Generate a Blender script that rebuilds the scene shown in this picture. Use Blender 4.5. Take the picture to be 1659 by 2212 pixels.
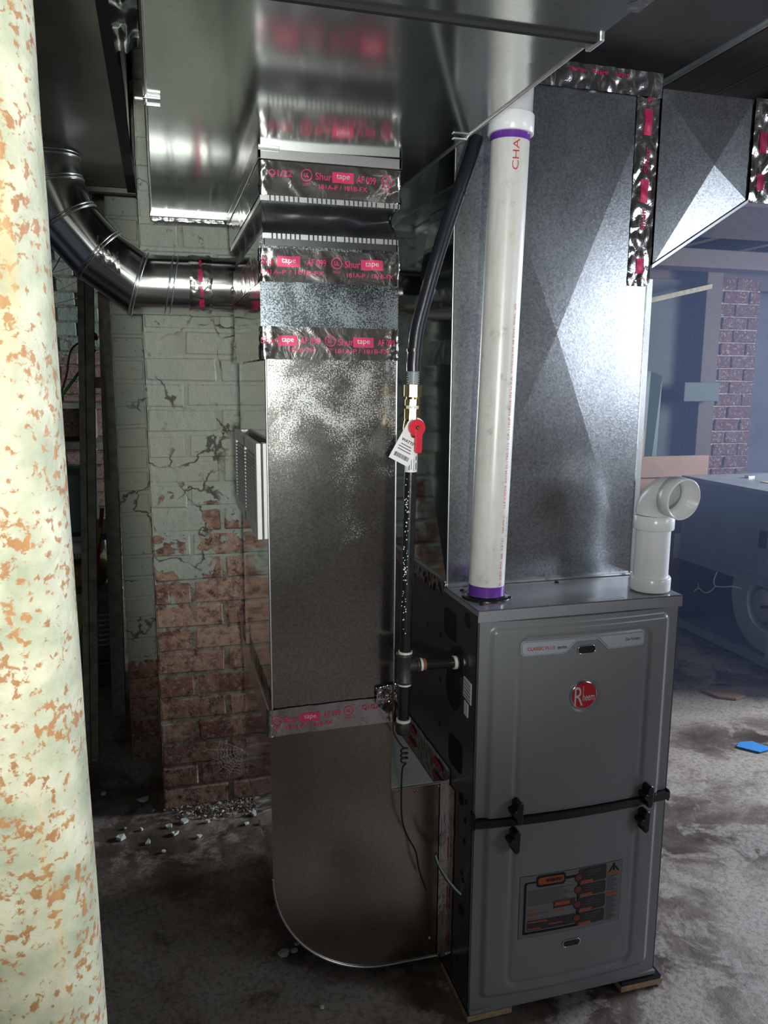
import bpy, bmesh, math, random
from math import sin, cos, pi, sqrt, exp, radians
from mathutils import Vector, Matrix, noise
random.seed(7)
for o in list(bpy.data.objects): bpy.data.objects.remove(o, do_unlink=True)
S = bpy.context.scene
COL = S.collection

# ------------------------------------------------------------------ camera
cam = bpy.data.cameras.new('camera'); cam.sensor_width = 36; cam.sensor_fit = 'AUTO'
cam.lens = 36 * 1693.16 / 2212; cam.clip_start = .01; cam.clip_end = 50
camo = bpy.data.objects.new('camera', cam); COL.objects.link(camo)
yaw, pitch, roll = -.27729, -.16888, .006225
F = Vector((-sin(yaw)*cos(pitch), cos(yaw)*cos(pitch), sin(pitch)))
R0 = Vector((cos(yaw), sin(yaw), 0)); U0 = R0.cross(F)
R1 = cos(roll)*R0 + sin(roll)*U0; U1 = -sin(roll)*R0 + cos(roll)*U0
M = Matrix((R1, U1, -F)).transposed().to_4x4(); M.translation = Vector((-.5601, -1.316, 1.3116))
camo.matrix_world = M
S.camera = camo
S.view_settings.view_transform = 'Standard'; S.view_settings.look = 'None'
S.view_settings.gamma = 1; S.view_settings.use_curve_mapping = False
S.view_settings.exposure = 0.0

# ------------------------------------------------------------------ light
W = bpy.data.worlds.new('world'); S.world = W; W.use_nodes = True
W.node_tree.nodes['Background'].inputs[0].default_value = (.55, .65, .8, 1)
W.node_tree.nodes['Background'].inputs[1].default_value = .12
def lamp(name, kind, loc, target, energy, color, **kw):
    l = bpy.data.lights.new(name, kind); l.energy = energy; l.color = color
    for k, v in kw.items(): setattr(l, k, v)
    o = bpy.data.objects.new(name, l); COL.objects.link(o); o.location = loc
    d = Vector(target) - Vector(loc)
    o.rotation_euler = d.to_track_quat('-Z', 'Y').to_euler()
    return o
# daylight through the basement windows: one on the right wall, one behind the photographer, plus an added fill
lamp('window_or_fill_light', 'AREA', (4.0, .80, 1.55), (1.2, .55, .70), 250, (.78, .88, 1), shape='RECTANGLE', size=1.3, size_y=.75)
lamp('window_or_fill_light', 'AREA', (3.05, -3.0, 1.65), (.4, 0, 1.1), 29, (.82, .9, 1), shape='RECTANGLE', size=1.3, size_y=.85)
lamp('window_or_fill_light', 'AREA', (-1.0, -3.0, 1.7), (-.4, 0, 1.3), 3, (.9, 1, .95), shape='RECTANGLE', size=.9, size_y=.5)  # added unseen fill, no window here; gives the drop duct its left reflection
# a work lamp standing a step behind the photographer
lamp('work_lamp', 'SPOT', (-.585, -2.25, 1.28), (-.36, .4, 1.62), 170, (.96, 1, .94), spot_size=radians(57), spot_blend=1.0, shadow_soft_size=.06)

# ------------------------------------------------------------------ materials
MATS = {}
def new_mat(name):
    m = bpy.data.materials.new(name); m.use_nodes = True
    nt = m.node_tree; b = nt.nodes['Principled BSDF']
    return m, nt, b
def N(nt, t, **kw):
    n = nt.nodes.new(t)
    for k, v in kw.items():
        if k.startswith('i_'):
            key = k[2:]
            key = int(key) if key.isdigit() else key.replace('_', ' ')
            n.inputs[key].default_value = v
        else: setattr(n, k, v)
    return n
def L(nt, a, b): nt.links.new(a, b)
def ramp(nt, fac, stops):
    r = nt.nodes.new('ShaderNodeValToRGB'); e = r.color_ramp.elements
    while len(e) < len(stops): e.new(.5)
    for i, (p, c) in enumerate(stops):
        e[i].position = p; e[i].color = (c[0], c[1], c[2], 1) if len(c) == 3 else c
    L(nt, fac, r.inputs[0]); return r
def coords(nt, world=False, scale=(1, 1, 1)):
    if world: src = nt.nodes.new('ShaderNodeNewGeometry').outputs['Position']
    else: src = nt.nodes.new('ShaderNodeTexCoord').outputs['Object']
    mp = N(nt, 'ShaderNodeMapping'); mp.inputs['Scale'].default_value = scale
    L(nt, src, mp.inputs[0]); return mp.outputs[0]
def noise_n(nt, co, scale, detail=3, rough=.55, dist=0):
    n = N(nt, 'ShaderNodeTexNoise'); n.inputs['Scale'].default_value = scale
    n.inputs['Detail'].default_value = detail; n.inputs['Roughness'].default_value = rough
    n.inputs['Distortion'].default_value = dist; L(nt, co, n.inputs['Vector']); return n.outputs[0]
def mixc(nt, fac, a, b, blend='MIX'):
    m = N(nt, 'ShaderNodeMix', data_type='RGBA', blend_type=blend)
    for s, v in ((0, fac), (6, a), (7, b)):
        if hasattr(v, 'links'): L(nt, v, m.inputs[s])
        else: m.inputs[s].default_value = v if s == 0 else ((*v, 1) if len(v) == 3 else v)
    return m.outputs[2]
def bump(nt, b, h, strength=.3, dist=.002):
    n = N(nt, 'ShaderNodeBump'); n.inputs['Strength'].default_value = strength; n.inputs['Distance'].default_value = dist
    L(nt, h, n.inputs['Height']); L(nt, n.outputs[0], b.inputs['Normal']); return n
def plain(name, col, rough=.5, metal=0, spec=None, nz=.0, nscale=30, bmp=0, coat=0):
    m, nt, b = new_mat(name)
    b.inputs['Base Color'].default_value = (*col, 1); b.inputs['Roughness'].default_value = rough
    b.inputs['Metallic'].default_value = metal
    if spec is not None: b.inputs['Specular IOR Level'].default_value = spec
    if coat: b.inputs['Coat Weight'].default_value = coat
    if nz or bmp:
        co = coords(nt); f = noise_n(nt, co, nscale, 4)
        if nz:
            lo = tuple(c*(1-nz) for c in col); hi = tuple(min(1, c*(1+nz)) for c in col)
            L(nt, ramp(nt, f, [(.3, lo), (.7, hi)]).outputs[0], b.inputs['Base Color'])
        if bmp: bump(nt, b, f, bmp, .002)
    return m
def galv(name, base=(.56, .58, .58), rough=.18, spangle=.5, oxide=0, streak=0, bmp=.05):
    """zinc coated sheet: spangle cells, faint oil canning, optional white oxide bloom"""
    m, nt, b = new_mat(name); co = coords(nt)
    b.inputs['Metallic'].default_value = 1
    v = N(nt, 'ShaderNodeTexVoronoi'); v.inputs['Scale'].default_value = 260; L(nt, co, v.inputs['Vector'])
    sp = ramp(nt, v.outputs['Color'], [(0, tuple(c*(1-.25*spangle) for c in base)), (1, tuple(min(1, c*(1+.2*spangle)) for c in base))])
    n1 = noise_n(nt, co, 5, 3); rr = N(nt, 'ShaderNodeMapRange')
    rr.inputs['To Min'].default_value = rough*.75; rr.inputs['To Max'].default_value = rough*1.35; L(nt, n1, rr.inputs[0])
    col = sp.outputs[0]; rgh = rr.outputs[0]
    if oxide:
        o1 = noise_n(nt, co, 9, 4, .6, .4); o2 = noise_n(nt, co, 380, 2, .7)
        sz = N(nt, 'ShaderNodeSeparateXYZ'); L(nt, co, sz.inputs[0]); mz = N(nt, 'ShaderNodeMapRange'); mz.inputs['From Min'].default_value = .85; mz.inputs['From Max'].default_value = 1.30
        mz.inputs['To Min'].default_value = .45; mz.inputs['To Max'].default_value = 1.08; L(nt, sz.outputs[2], mz.inputs[0])
        m0 = N(nt, 'ShaderNodeMath', operation='MULTIPLY'); L(nt, o1, m0.inputs[0]); L(nt, mz.outputs[0], m0.inputs[1])
        mul = N(nt, 'ShaderNodeMath', operation='MULTIPLY'); L(nt, m0.outputs[0], mul.inputs[0]); L(nt, o2, mul.inputs[1])
        mk = ramp(nt, mul.outputs[0], [(.22, (0, 0, 0)), (.34, (oxide, oxide, oxide))])
        col = mixc(nt, mk.outputs[0], col, (.46, .49, .52))
        ad = N(nt, 'ShaderNodeMath', operation='MULTIPLY_ADD'); L(nt, mk.outputs[0], ad.inputs[0]); ad.inputs[1].default_value = .35; L(nt, rgh, ad.inputs[2]); rgh = ad.outputs[0]
        inv = N(nt, 'ShaderNodeMath', operation='MULTIPLY_ADD'); L(nt, mk.outputs[0], inv.inputs[0]); inv.inputs[1].default_value = -.45; inv.inputs[2].default_value = 1
        L(nt, inv.outputs[0], b.inputs['Metallic'])
    L(nt, col, b.inputs['Base Color']); L(nt, rgh, b.inputs['Roughness'])
    nb = noise_n(nt, co, 7, 2); bm = bump(nt, b, nb, bmp, .004)
    b2 = N(nt, 'ShaderNodeBump'); b2.inputs['Strength'].default_value = .06*spangle; b2.inputs['Distance'].default_value = .0006
    L(nt, v.outputs['Distance'], b2.inputs['Height']); L(nt, bm.outputs[0], b2.inputs['Normal']); L(nt, b2.outputs[0], b.inputs['Normal'])
    return m
M_galv = galv('galvanized_sheet')
M_trunk = galv('galvanized_bright', (.66, .69, .67), .13, .25)
M_drop = galv('galvanized_oxidised', (.46, .44, .42), .17, .9, oxide=.6)
M_drop2 = galv('galvanized_dark_oxidised', (.26, .30, .34), .17, .9, oxide=.35)
M_side = galv('galvanized_mirror', (.68, .70, .68), .06, .2, bmp=.08)
M_elbow = galv('galvanized_brownish', (.36, .31, .27), .20, .5)
M_plen = galv('galvanized_plenum', (.45, .47, .50), .26, 1.2)
M_lip = galv('galvanized_lip', (.75, .76, .78), .35, .3)
M_pipe = galv('polished_pipe', (.72, .73, .72), .16, .1, bmp=.02)
M_cleat = plain('steel_cleat', (.7, .71, .71), .3, 1)
# foil tape
m, nt, b = new_mat('foil_tape'); M_foil = m; co = coords(nt)
b.inputs['Metallic'].default_value = 1; b.inputs['Base Color'].default_value = (.74, .72, .71, 1); b.inputs['Roughness'].default_value = .15
vv = N(nt, 'ShaderNodeTexVoronoi', feature='DISTANCE_TO_EDGE'); vv.inputs['Scale'].default_value = 45
wn = N(nt, 'ShaderNodeTexNoise'); wn.inputs['Scale'].default_value = 22; wn.inputs['Detail'].default_value = 2
L(nt, co, wn.inputs['Vector']); L(nt, wn.outputs[1], vv.inputs['Vector'])
nn = noise_n(nt, co, 28, 4, .6, .8)
bm = bump(nt, b, nn, .25, .005)
M_ink = plain('red_print', (.60, .035, .12), .35, .25)
M_inkblack = plain('black_print', (.02, .02, .022), .5)
M_inkred = plain('red_text', (.55, .04, .06), .5)
M_inkblue = plain('blue_print', (.05, .15, .35), .5)
M_silvertext = plain('silver_text', (.75, .72, .72), .3, .6)
M_canvas = plain('black_canvas', (.012, .013, .016), .38, 0, .5, .2, 90, .15)
M_black = plain('black_plastic', (.008, .009, .011), .3)
M_hole = plain('black_void', (.004, .004, .005), .8)
M_blackpipe = plain('black_iron', (.012, .012, .014), .28, 0, .6, .4, 60, .2)
M_fitting = plain('iron_fitting', (.06, .055, .055), .5, .5, .5, .3, 120, .3)
M_hose = plain('black_hose', (.010, .012, .018), .33, 0, .6)
M_brass = plain('brass', (.62, .47, .22), .22, 1, None, .15, 40)
M_dope = plain('pipe_dope', (.75, .73, .68), .6, 0, None, .15, 150, .3)
M_rustband = plain('rust_thread', (.25, .10, .05), .7)
M_redplastic = plain('red_handle', (.65, .02, .045), .3)
M_tag = plain('paper_tag', (.78, .77, .78), .5)
M_white = plain('white_metal', (.80, .80, .78), .35)
M_louver = plain('louver_white', (.62, .63, .62), .5)
M_slot = plain('grille_grey', (.30, .31, .31), .4)
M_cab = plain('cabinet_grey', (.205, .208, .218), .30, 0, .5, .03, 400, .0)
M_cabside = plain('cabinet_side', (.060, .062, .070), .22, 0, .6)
M_primer = plain('purple_primer', (.13, .035, .30), .3, 0, None, .35, 25)
M_label = plain('label_silver', (.45, .48, .53), .3, .2)
M_labelgrey = plain('label_film', (.16, .16, .17), .35)
M_orange = plain('orange_print', (.38, .07, .02), .5)
M_greybar = plain('grey_print', (.085, .085, .095), .5)
M_darkbar = plain('dark_print', (.022, .022, .028), .45)
M_logo = plain('logo_red', (.55, .006, .02), .22, .4, None, 0, 1, 0, .6)
M_chrome = plain('chrome', (.75, .75, .76), .12, 1)
M_ply = plain('plywood', (.42, .29, .17), .7, 0, None, .25, 60, .3)
M_wire = plain('brown_wire', (.05, .022, .016), .35)
M_whitewire = plain('white_wire', (.75, .78, .75), .35)
M_greenwire = plain('green_wire', (.02, .10, .07), .35)
M_copper = plain('bare_copper', (.75, .33, .14), .3, 1)
M_unit = plain('blue_grey_casing', (.15, .20, .235), .38, 0, .5, .12, 7)
M_unitmetal = plain('blower_steel', (.42, .46, .50), .38, .45, None, .15, 12)
M_card = plain('cardboard', (.22, .13, .095), .8, 0, None, .08, 15)
M_board = plain('grey_green_sheet', (.03, .05, .05), .5, 0, None, .15, 8)
M_oldwood = plain('weathered_wood', (.24, .235, .20), .8, 0, None, .35, 25, .5)
M_palewood = plain('pale_batten', (.28, .24, .18), .8, 0, None, .3, 30, .3)
M_bin = plain('dark_green_bin', (.035, .07, .07), .45)
M_bag = plain('paper_bag', (.45, .45, .42), .7, 0, None, .15, 20, .5)
M_yellow = plain('yellow_slat', (.30, .32, .06), .6)
M_redslat = plain('red_slat', (.28, .02, .02), .6)
M_greencord = plain('green_cord', (.04, .30, .07), .5)
M_bluetape = plain('blue_tape', (.02, .22, .62), .6)
M_bucket = plain('grey_bucket', (.28, .30, .30), .5)
M_panel = plain('ceiling_sheet', (.05, .053, .055), .55, 0, None, .35, 6, .3)
M_paintflake = plain('paint_flake', (.62, .66, .60), .7)
M_brownshard = plain('brown_shard', (.30, .18, .13), .8)
M_rubble = plain('crumbled_mortar', (.33, .28, .25), .9, 0, None, .6, 60)
# white pvc with grime
m, nt, b = new_mat('grimy_pvc'); M_pvc = m; co = coords(nt)
g = noise_n(nt, co, 26, 6, .7, .3); g2 = noise_n(nt, coords(nt, scale=(1, 1, .12)), 60, 4)
c1 = ramp(nt, g, [(.30, (.30, .29, .28)), (.42, (.62, .60, .575)), (.7, (.70, .68, .66))])
c2 = mixc(nt, .25, c1.outputs[0], ramp(nt, g2, [(.35, (.5, .45, .4)), (.6, (.8, .79, .78))]).outputs[0])
L(nt, c2, b.inputs['Base Color']); b.inputs['Roughness'].default_value = .3
M_pvcwhite = plain('white_pvc', (.84, .84, .85), .22, 0, .5, .03, 20)
# old brick and flaking sage paint (one material: bricks, mortar; the paint ends low down)
def brick_mat(name, zpaint, soft, red=(.19, .075, .05), red2=(.34, .20, .15), paint=(.35, .38, .335), mortar=False):
    m, nt, b = new_mat(name); co = coords(nt, world=True)
    oi = N(nt, 'ShaderNodeObjectInfo')
    br = mixc(nt, oi.outputs['Random'], red, red2); br = mixc(nt, ramp(nt, noise_n(nt, co, 14, 4), [(.45, (0, 0, 0)), (.60, (.7, .7, .7))]).outputs[0], br, tuple(q*1.0 for q in red2))
    if mortar: br = mixc(nt, noise_n(nt, co, 40, 3), (.22, .20, .17), (.34, .31, .27))
    n1 = noise_n(nt, co, 38, 5, .7)
    br = mixc(nt, ramp(nt, n1, [(.35, (1, 1, 1)), (.55, (0, 0, 0))]).outputs[0], br, tuple(c*.55 for c in red))
    br = mixc(nt, ramp(nt, noise_n(nt, co, 75, 4, .7), [(.54, (0, 0, 0)), (.68, (.7, .7, .7))]).outputs[0], br, (.42, .38, .33))
    pc = mixc(nt, noise_n(nt, co, 12, 4, .6), tuple(c*.80 for c in paint), tuple(c*1.15 for c in paint))
    pc = mixc(nt, ramp(nt, noise_n(nt, co, 50, 6, .75, .6), [(.33, (1, 1, 1)), (.40, (0, 0, 0))]).outputs[0], pc, (.07, .065, .05))
    dco = N(nt, 'ShaderNodeVectorMath', operation='MULTIPLY_ADD'); nv = N(nt, 'ShaderNodeTexNoise'); nv.inputs['Scale'].default_value = 9; nv.inputs['Detail'].default_value = 4
    L(nt, co, nv.inputs['Vector']); L(nt, nv.outputs[1], dco.inputs[0]); dco.inputs[1].default_value = (.16, .16, .16); L(nt, co, dco.inputs[2])
    cv = N(nt, 'ShaderNodeTexVoronoi', feature='DISTANCE_TO_EDGE'); cv.inputs['Scale'].default_value = 6; L(nt, dco.outputs[0], cv.inputs['Vector'])
    crk = ramp(nt, cv.outputs[0], [(.008, (1, 1, 1)), (.022, (0, 0, 0))])
    cm = N(nt, 'ShaderNodeMath', operation='MULTIPLY'); L(nt, crk.outputs[0], cm.inputs[0]); L(nt, ramp(nt, noise_n(nt, co, 5, 3), [(.50, (0, 0, 0)), (.56, (.9, .9, .9))]).outputs[0], cm.inputs[1])
    pc = mixc(nt, ramp(nt, noise_n(nt, co, 4.5, 4, .6, .5), [(.40, (0, 0, 0)), (.62, (.55, .55, .55))]).outputs[0], pc, (.40, .39, .30))
    pc = mixc(nt, cm.outputs[0], pc, (.06, .05, .04))
    sx = N(nt, 'ShaderNodeSeparateXYZ'); L(nt, co, sx.inputs[0])
    mz = N(nt, 'ShaderNodeMapRange'); mz.inputs['From Min'].default_value = zpaint-soft; mz.inputs['From Max'].default_value = zpaint+soft
    mz.inputs['To Min'].default_value = -.36; mz.inputs['To Max'].default_value = .30; L(nt, sx.outputs[2], mz.inputs[0])
    pn = noise_n(nt, co, 11, 5, .6, .5)
    ad = N(nt, 'ShaderNodeMath', operation='ADD'); L(nt, mz.outputs[0], ad.inputs[0]); L(nt, pn, ad.inputs[1])
    mask = ramp(nt, ad.outputs[0], [(.485, (0, 0, 0)), (.50, (1, 1, 1))])
    L(nt, mixc(nt, mask.outputs[0], br, pc), b.inputs['Base Color'])
    b.inputs['Roughness'].default_value = .85
    h = N(nt, 'ShaderNodeMath', operation='MULTIPLY_ADD'); L(nt, mask.outputs[0], h.inputs[0]); h.inputs[1].default_value = .5; L(nt, n1, h.inputs[2])
    bump(nt, b, h.outputs[0], .9, .006)
    return m
M_brick = brick_mat('pier_brick', .80, .42, (.17, .065, .05), (.42, .26, .19))
M_mortar = brick_mat('pier_mortar', .66, .40, mortar=True)
M_brick2 = brick_mat('rear_pier_brick', .34, .16)
M_mortar2 = brick_mat('rear_pier_mortar', .30, .16, mortar=True)
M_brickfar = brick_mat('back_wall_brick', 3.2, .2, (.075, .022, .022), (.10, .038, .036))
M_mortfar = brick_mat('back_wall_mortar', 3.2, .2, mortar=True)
M_brickleft = brick_mat('left_wall_brick', 1.45, .12, (.24, .15, .12), (.32, .20, .16), (.28, .36, .32))
# floor: damp worn concrete with leftover paint patches
m, nt, b = new_mat('worn_concrete'); M_floor = m; co = coords(nt, world=True)
f1 = noise_n(nt, co, 1.9, 5, .60, .6); f2 = noise_n(nt, co, 6.5, 7, .68, .4); f3 = noise_n(nt, co, 90, 4, .7)
base = ramp(nt, f1, [(.38, (.060, .043, .036)), (.47, (.17, .128, .110)), (.56, (.36, .305, .270))])
fl = mixc(nt, ramp(nt, f2, [(.50, (0, 0, 0)), (.57, (.75, .75, .75))]).outputs[0], base.outputs[0], (.40, .345, .32))
fl = mixc(nt, ramp(nt, f2, [(.34, (.8, .8, .8)), (.44, (0, 0, 0))]).outputs[0], fl, (.085, .060, .050))
fl = mixc(nt, ramp(nt, f3, [(.40, (.45, .45, .45)), (.52, (0, 0, 0))]).outputs[0], fl, (.07, .055, .05))
fl = mixc(nt, ramp(nt, noise_n(nt, co, 160, 2), [(.72, (0, 0, 0)), (.77, (.6, .6, .6))]).outputs[0], fl, (.5, .5, .46))
L(nt, fl, b.inputs['Base Color'])
rg = N(nt, 'ShaderNodeMapRange'); rg.inputs['From Min'].default_value = .35; rg.inputs['From Max'].default_value = .65
rg.inputs['To Min'].default_value = .28; rg.inputs['To Max'].default_value = .85; L(nt, f1, rg.inputs[0]); L(nt, rg.outputs[0], b.inputs['Roughness'])
hh = N(nt, 'ShaderNodeMath', operation='ADD'); L(nt, f2, hh.inputs[0]); L(nt, f3, hh.inputs[1]); bump(nt, b, hh.outputs[0], .30, .005)
# rusty painted post
m, nt, b = new_mat('rusty_paint'); M_rust = m; co = coords(nt)
r1 = noise_n(nt, co, 140, 4, .6, .3); r2 = noise_n(nt, coords(nt, scale=(1, 1, .4)), 60, 4, .6); r3 = noise_n(nt, co, 26, 3)
pc = mixc(nt, ramp(nt, noise_n(nt, co, 28, 4), [(.35, (0, 0, 0)), (.65, (1, 1, 1))]).outputs[0], (.33, .35, .24), (.58, .55, .41))
rc = mixc(nt, r2, (.20, .085, .035), (.52, .26, .10))
sm = N(nt, 'ShaderNodeMath', operation='MULTIPLY_ADD'); L(nt, r3, sm.inputs[0]); sm.inputs[1].default_value = .45; L(nt, r1, sm.inputs[2])
mk = ramp(nt, sm.outputs[0], [(.770, (0, 0, 0)), (.835, (1, 1, 1))])
c = mixc(nt, mk.outputs[0], pc, rc)
st = ramp(nt, noise_n(nt, coords(nt, scale=(1, 1, .08)), 30, 3), [(.56, (0, 0, 0)), (.70, (.55, .55, .55))])
c = mixc(nt, st.outputs[0], c, (.62, .42, .18))
L(nt, c, b.inputs['Base Color']); b.inputs['Roughness'].default_value = .6; bump(nt, b, sm.outputs[0], .5, .002)
# boards
def wood_mat(name, a, c, sc=(1, .06, 1)):
    m, nt, b = new_mat(name); co = coords(nt, world=True, scale=sc)
    n1 = noise_n(nt, co, 30, 6, .65, .3)
    oi = N(nt, 'ShaderNodeObjectInfo')
    v = mixc(nt, n1, a, c); v = mixc(nt, oi.outputs['Random'], v, tuple(q*.6 for q in a)) if False else v
    L(nt, v, b.inputs['Base Color']); b.inputs['Roughness'].default_value = .75; bump(nt, b, n1, .4, .002); return m
M_beam = wood_mat('dark_beam_wood', (.028, .021, .018), (.08, .052, .043))
M_deck = wood_mat('deck_board_wood', (.022, .018, .016), (.07, .05, .042), (.06, 1, 1))
M_oldduct = plain('dull_brown_sheet', (.24, .22, .18), .55, .25, None, .30, 5, .25)
M_frontwall = plain('brown_stained_wall', (.085, .062, .048), .85, 0, None, .5, 2.5, .4)
M_wall = plain('dim_plaster', (.11, .115, .13), .85, 0, None, .3, 4, .4)

M_haze = bpy.data.materials.new('haze'); M_haze.use_nodes = True; nt = M_haze.node_tree
nt.nodes.remove(nt.nodes['Principled BSDF']); vs = N(nt, 'ShaderNodeVolumeScatter'); vs.inputs['Color'].default_value = (.42, .53, 1, 1); vs.inputs['Density'].default_value = .085
vs.inputs['Anisotropy'].default_value = .2
L(nt, vs.outputs[0], nt.nodes['Material Output'].inputs['Volume'])
# ------------------------------------------------------------------ mesh helpers
class MB:
    def __init__(s): s.v = []; s.f = []; s.sm = []
    def add(s, vs, fs, smooth=False):
        n = len(s.v); s.v += [tuple(v) for v in vs]; s.f += [tuple(n+i for i in f) for f in fs]; s.sm += [smooth]*len(fs); return s
    def box(s, x0, x1, y0, y1, z0, z1):
        v = [(x, y, z) for z in (z0, z1) for y in (y0, y1) for x in (x0, x1)]
        return s.add(v, [(0, 2, 3, 1), (4, 5, 7, 6), (0, 1, 5, 4), (2, 6, 7, 3), (0, 4, 6, 2), (1, 3, 7, 5)])
    def prism(s, poly, axis, a, b):
        """poly of 2D points extruded along axis from a to b"""
        def P(p, t): return {0: (t, p[0], p[1]), 1: (p[0], t, p[1]), 2: (p[0], p[1], t)}[axis]
        n = len(poly); v = [P(p, a) for p in poly] + [P(p, b) for p in poly]
        f = [tuple(range(n)), tuple(range(2*n-1, n-1, -1))] + [(i, i+n, (i+1) % n+n, (i+1) % n) for i in range(n)]
        return s.add(v, f)
    def tube(s, pts, r, n=16, caps=True, smooth=True):
        pts = [Vector(p) for p in pts]; rs = r if isinstance(r, (list, tuple)) else [r]*len(pts)
        rings = []; up = None
        for i, p in enumerate(pts):
            t = (pts[min(i+1, len(pts)-1)] - pts[max(i-1, 0)]).normalized()
            if up is None: up = t.orthogonal().normalized()
            else:
                up = (up - t*up.dot(t)); up = up.normalized() if up.length > 1e-6 else t.orthogonal().normalized()
            w = t.cross(up)
            rings.append([p + rs[i]*(cos(2*pi*k/n)*up + sin(2*pi*k/n)*w) for k in range(n)])
        v = [q for R in rings for q in R]; f = []
        for i in range(len(pts)-1):
            for k in range(n): f.append((i*n+k, i*n+(k+1) % n, (i+1)*n+(k+1) % n, (i+1)*n+k))
        s.add(v, f, smooth)
        if caps:
            s.add([q for q in rings[0]], [tuple(range(n-1, -1, -1))]); s.add([q for q in rings[-1]], [tuple(range(n))])
        return s
    def lathe(s, p, d, prof, n=24):
        """prof: (distance along d, radius)"""
        p = Vector(p); d = Vector(d).normalized()
        up = d.orthogonal().normalized(); w = d.cross(up); v = []
        for (t, r) in prof: v += [p+d*t+r*(cos(2*pi*k/n)*up+sin(2*pi*k/n)*w) for k in range(n)]
        f = [(i*n+k, i*n+(k+1) % n, (i+1)*n+(k+1) % n, (i+1)*n+k) for i in range(len(prof)-1) for k in range(n)]
        s.add(v, f, True); return s
    def grid(s, nu, nv, fn, smooth=True):
        v = [fn(i/nu, j/nv) for j in range(nv+1) for i in range(nu+1)]
        f = [(j*(nu+1)+i, j*(nu+1)+i+1, (j+1)*(nu+1)+i+1, (j+1)*(nu+1)+i) for j in range(nv) for i in range(nu)]
        return s.add(v, f, smooth)
    def mesh(s, name, origin=(0, 0, 0), recalc=True):
        me = bpy.data.meshes.new(name); o = Vector(origin)
        me.from_pydata([tuple(Vector(v)-o) for v in s.v], [], s.f)
        me.polygons.foreach_set('use_smooth', s.sm); me.update()
        if recalc:
            bm = bmesh.new(); bm.from_mesh(me); bmesh.ops.recalc_face_normals(bm, faces=bm.faces); bm.to_mesh(me); bm.free()
        return me
def worg(o):
    v = Vector((0, 0, 0))
    while o: v += o.location; o = o.parent
    return v
def obj(name, mb, mat, parent=None, label=None, bevel=0, kind=None, origin=None, recalc=True):
    org = worg(parent) if parent else Vector(origin or (0, 0, 0))
    me = mb.mesh(name, org, recalc); me.materials.append(mat)
    o = bpy.data.objects.new(name, me); COL.objects.link(o)
    if parent: o.parent = parent
    else: o.location = org
    if label: o['label'] = label
    if kind: o['kind'] = kind
    if bevel:
        b = o.modifiers.new('bevel', 'BEVEL'); b.width = bevel; b.segments = 2; b.limit_method = 'ANGLE'; b.angle_limit = radians(40)
    return o
def thing(name, label, cat, loc, group=None):
    o = bpy.data.objects.new(name, None); COL.objects.link(o); o.location = loc; o.empty_display_size = .05
    o['label'] = label; o['category'] = cat
    if group: o['group'] = group
    return o
def tag(o, label, cat, group=None):
    o['label'] = label; o['category'] = cat
    if group: o['group'] = group
    return o
def struct(name, mb, mat, bevel=0):
    return obj(name, mb, mat, kind='structure', bevel=bevel)
def text(name, body, fn, width, mat, parent, height=None, align='C', bold=0, sub=0):
    """built-in font turned into a mesh; fn(u,v) places it; width = full width in metres"""
    cu = bpy.data.curves.new('txt', 'FONT'); cu.body = body; cu.size = 1; cu.resolution_u = 3; cu.offset = bold
    ob = bpy.data.objects.new('txt', cu); COL.objects.link(ob)
    me = bpy.data.meshes.new_from_object(ob.evaluated_get(bpy.context.evaluated_depsgraph_get()))
    bpy.data.objects.remove(ob); bpy.data.curves.remove(cu)
    xs = [v.co.x for v in me.vertices]; ys = [v.co.y for v in me.vertices]
    if not xs: return None
    x0, x1, y0, y1 = min(xs), max(xs), min(ys), max(ys); s = width/(x1-x0); sy = (height/(y1-y0)) if height else s
    org = worg(parent)
    for v in me.vertices:
        u = (v.co.x-x0)*s - (width/2 if align == 'C' else 0); w = (v.co.y-(y0+y1)/2)*sy
        v.co = Vector(fn(u, w)) - org
    me.materials.clear(); me.materials.append(mat); me.name = name
    o = bpy.data.objects.new(name, me); COL.objects.link(o); o.parent = parent; return o
def disc_poly(cx, cz, rx, rz, n=28): return [(cx+rx*cos(2*pi*k/n), cz+rz*sin(2*pi*k/n)) for k in range(n)]
def rrect(x0, x1, z0, z1, r, n=5):
    p = []
    for cx, cz, a in ((x1-r, z1-r, 0), (x0+r, z1-r, 90), (x0+r, z0+r, 180), (x1-r, z0+r, 270)):
        p += [(cx+r*cos(radians(a+90*k/n)), cz+r*sin(radians(a+90*k/n))) for k in range(n+1)]
    return p
def sst(a, b, x):
    t = max(0, min(1, (x-a)/(b-a))); return t*t*(3-2*t)
def bez(pts, n=12):
    """Catmull-Rom through pts"""
    P = [Vector(p) for p in pts]; P = [2*P[0]-P[1]] + P + [2*P[-1]-P[-2]]; out = []
    for i in range(1, len(P)-2):
        for k in range(n):
            t = k/n; a, b_, c, d = P[i-1:i+3]
            out.append(.5*((2*b_)+(-a+c)*t+(2*a-5*b_+4*c-d)*t*t+(-a+3*b_-3*c+d)*t**3))
    out.append(P[-2]); return out

# ================================================================== SETTING
XL, XR, YF, YB, ZC = -2.4, 3.9, -3.15, 3.15, 2.22
g = MB()
def ff(u, v):
    x = XL + (XR-XL)*u; y = YF + (YB-YF)*v
    return (x, y, .004*noise.noise(Vector((x*2.2, y*2.2, 0))) - .004)
g.grid(120, 120, ff); struct('floor', g, M_floor)
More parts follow.
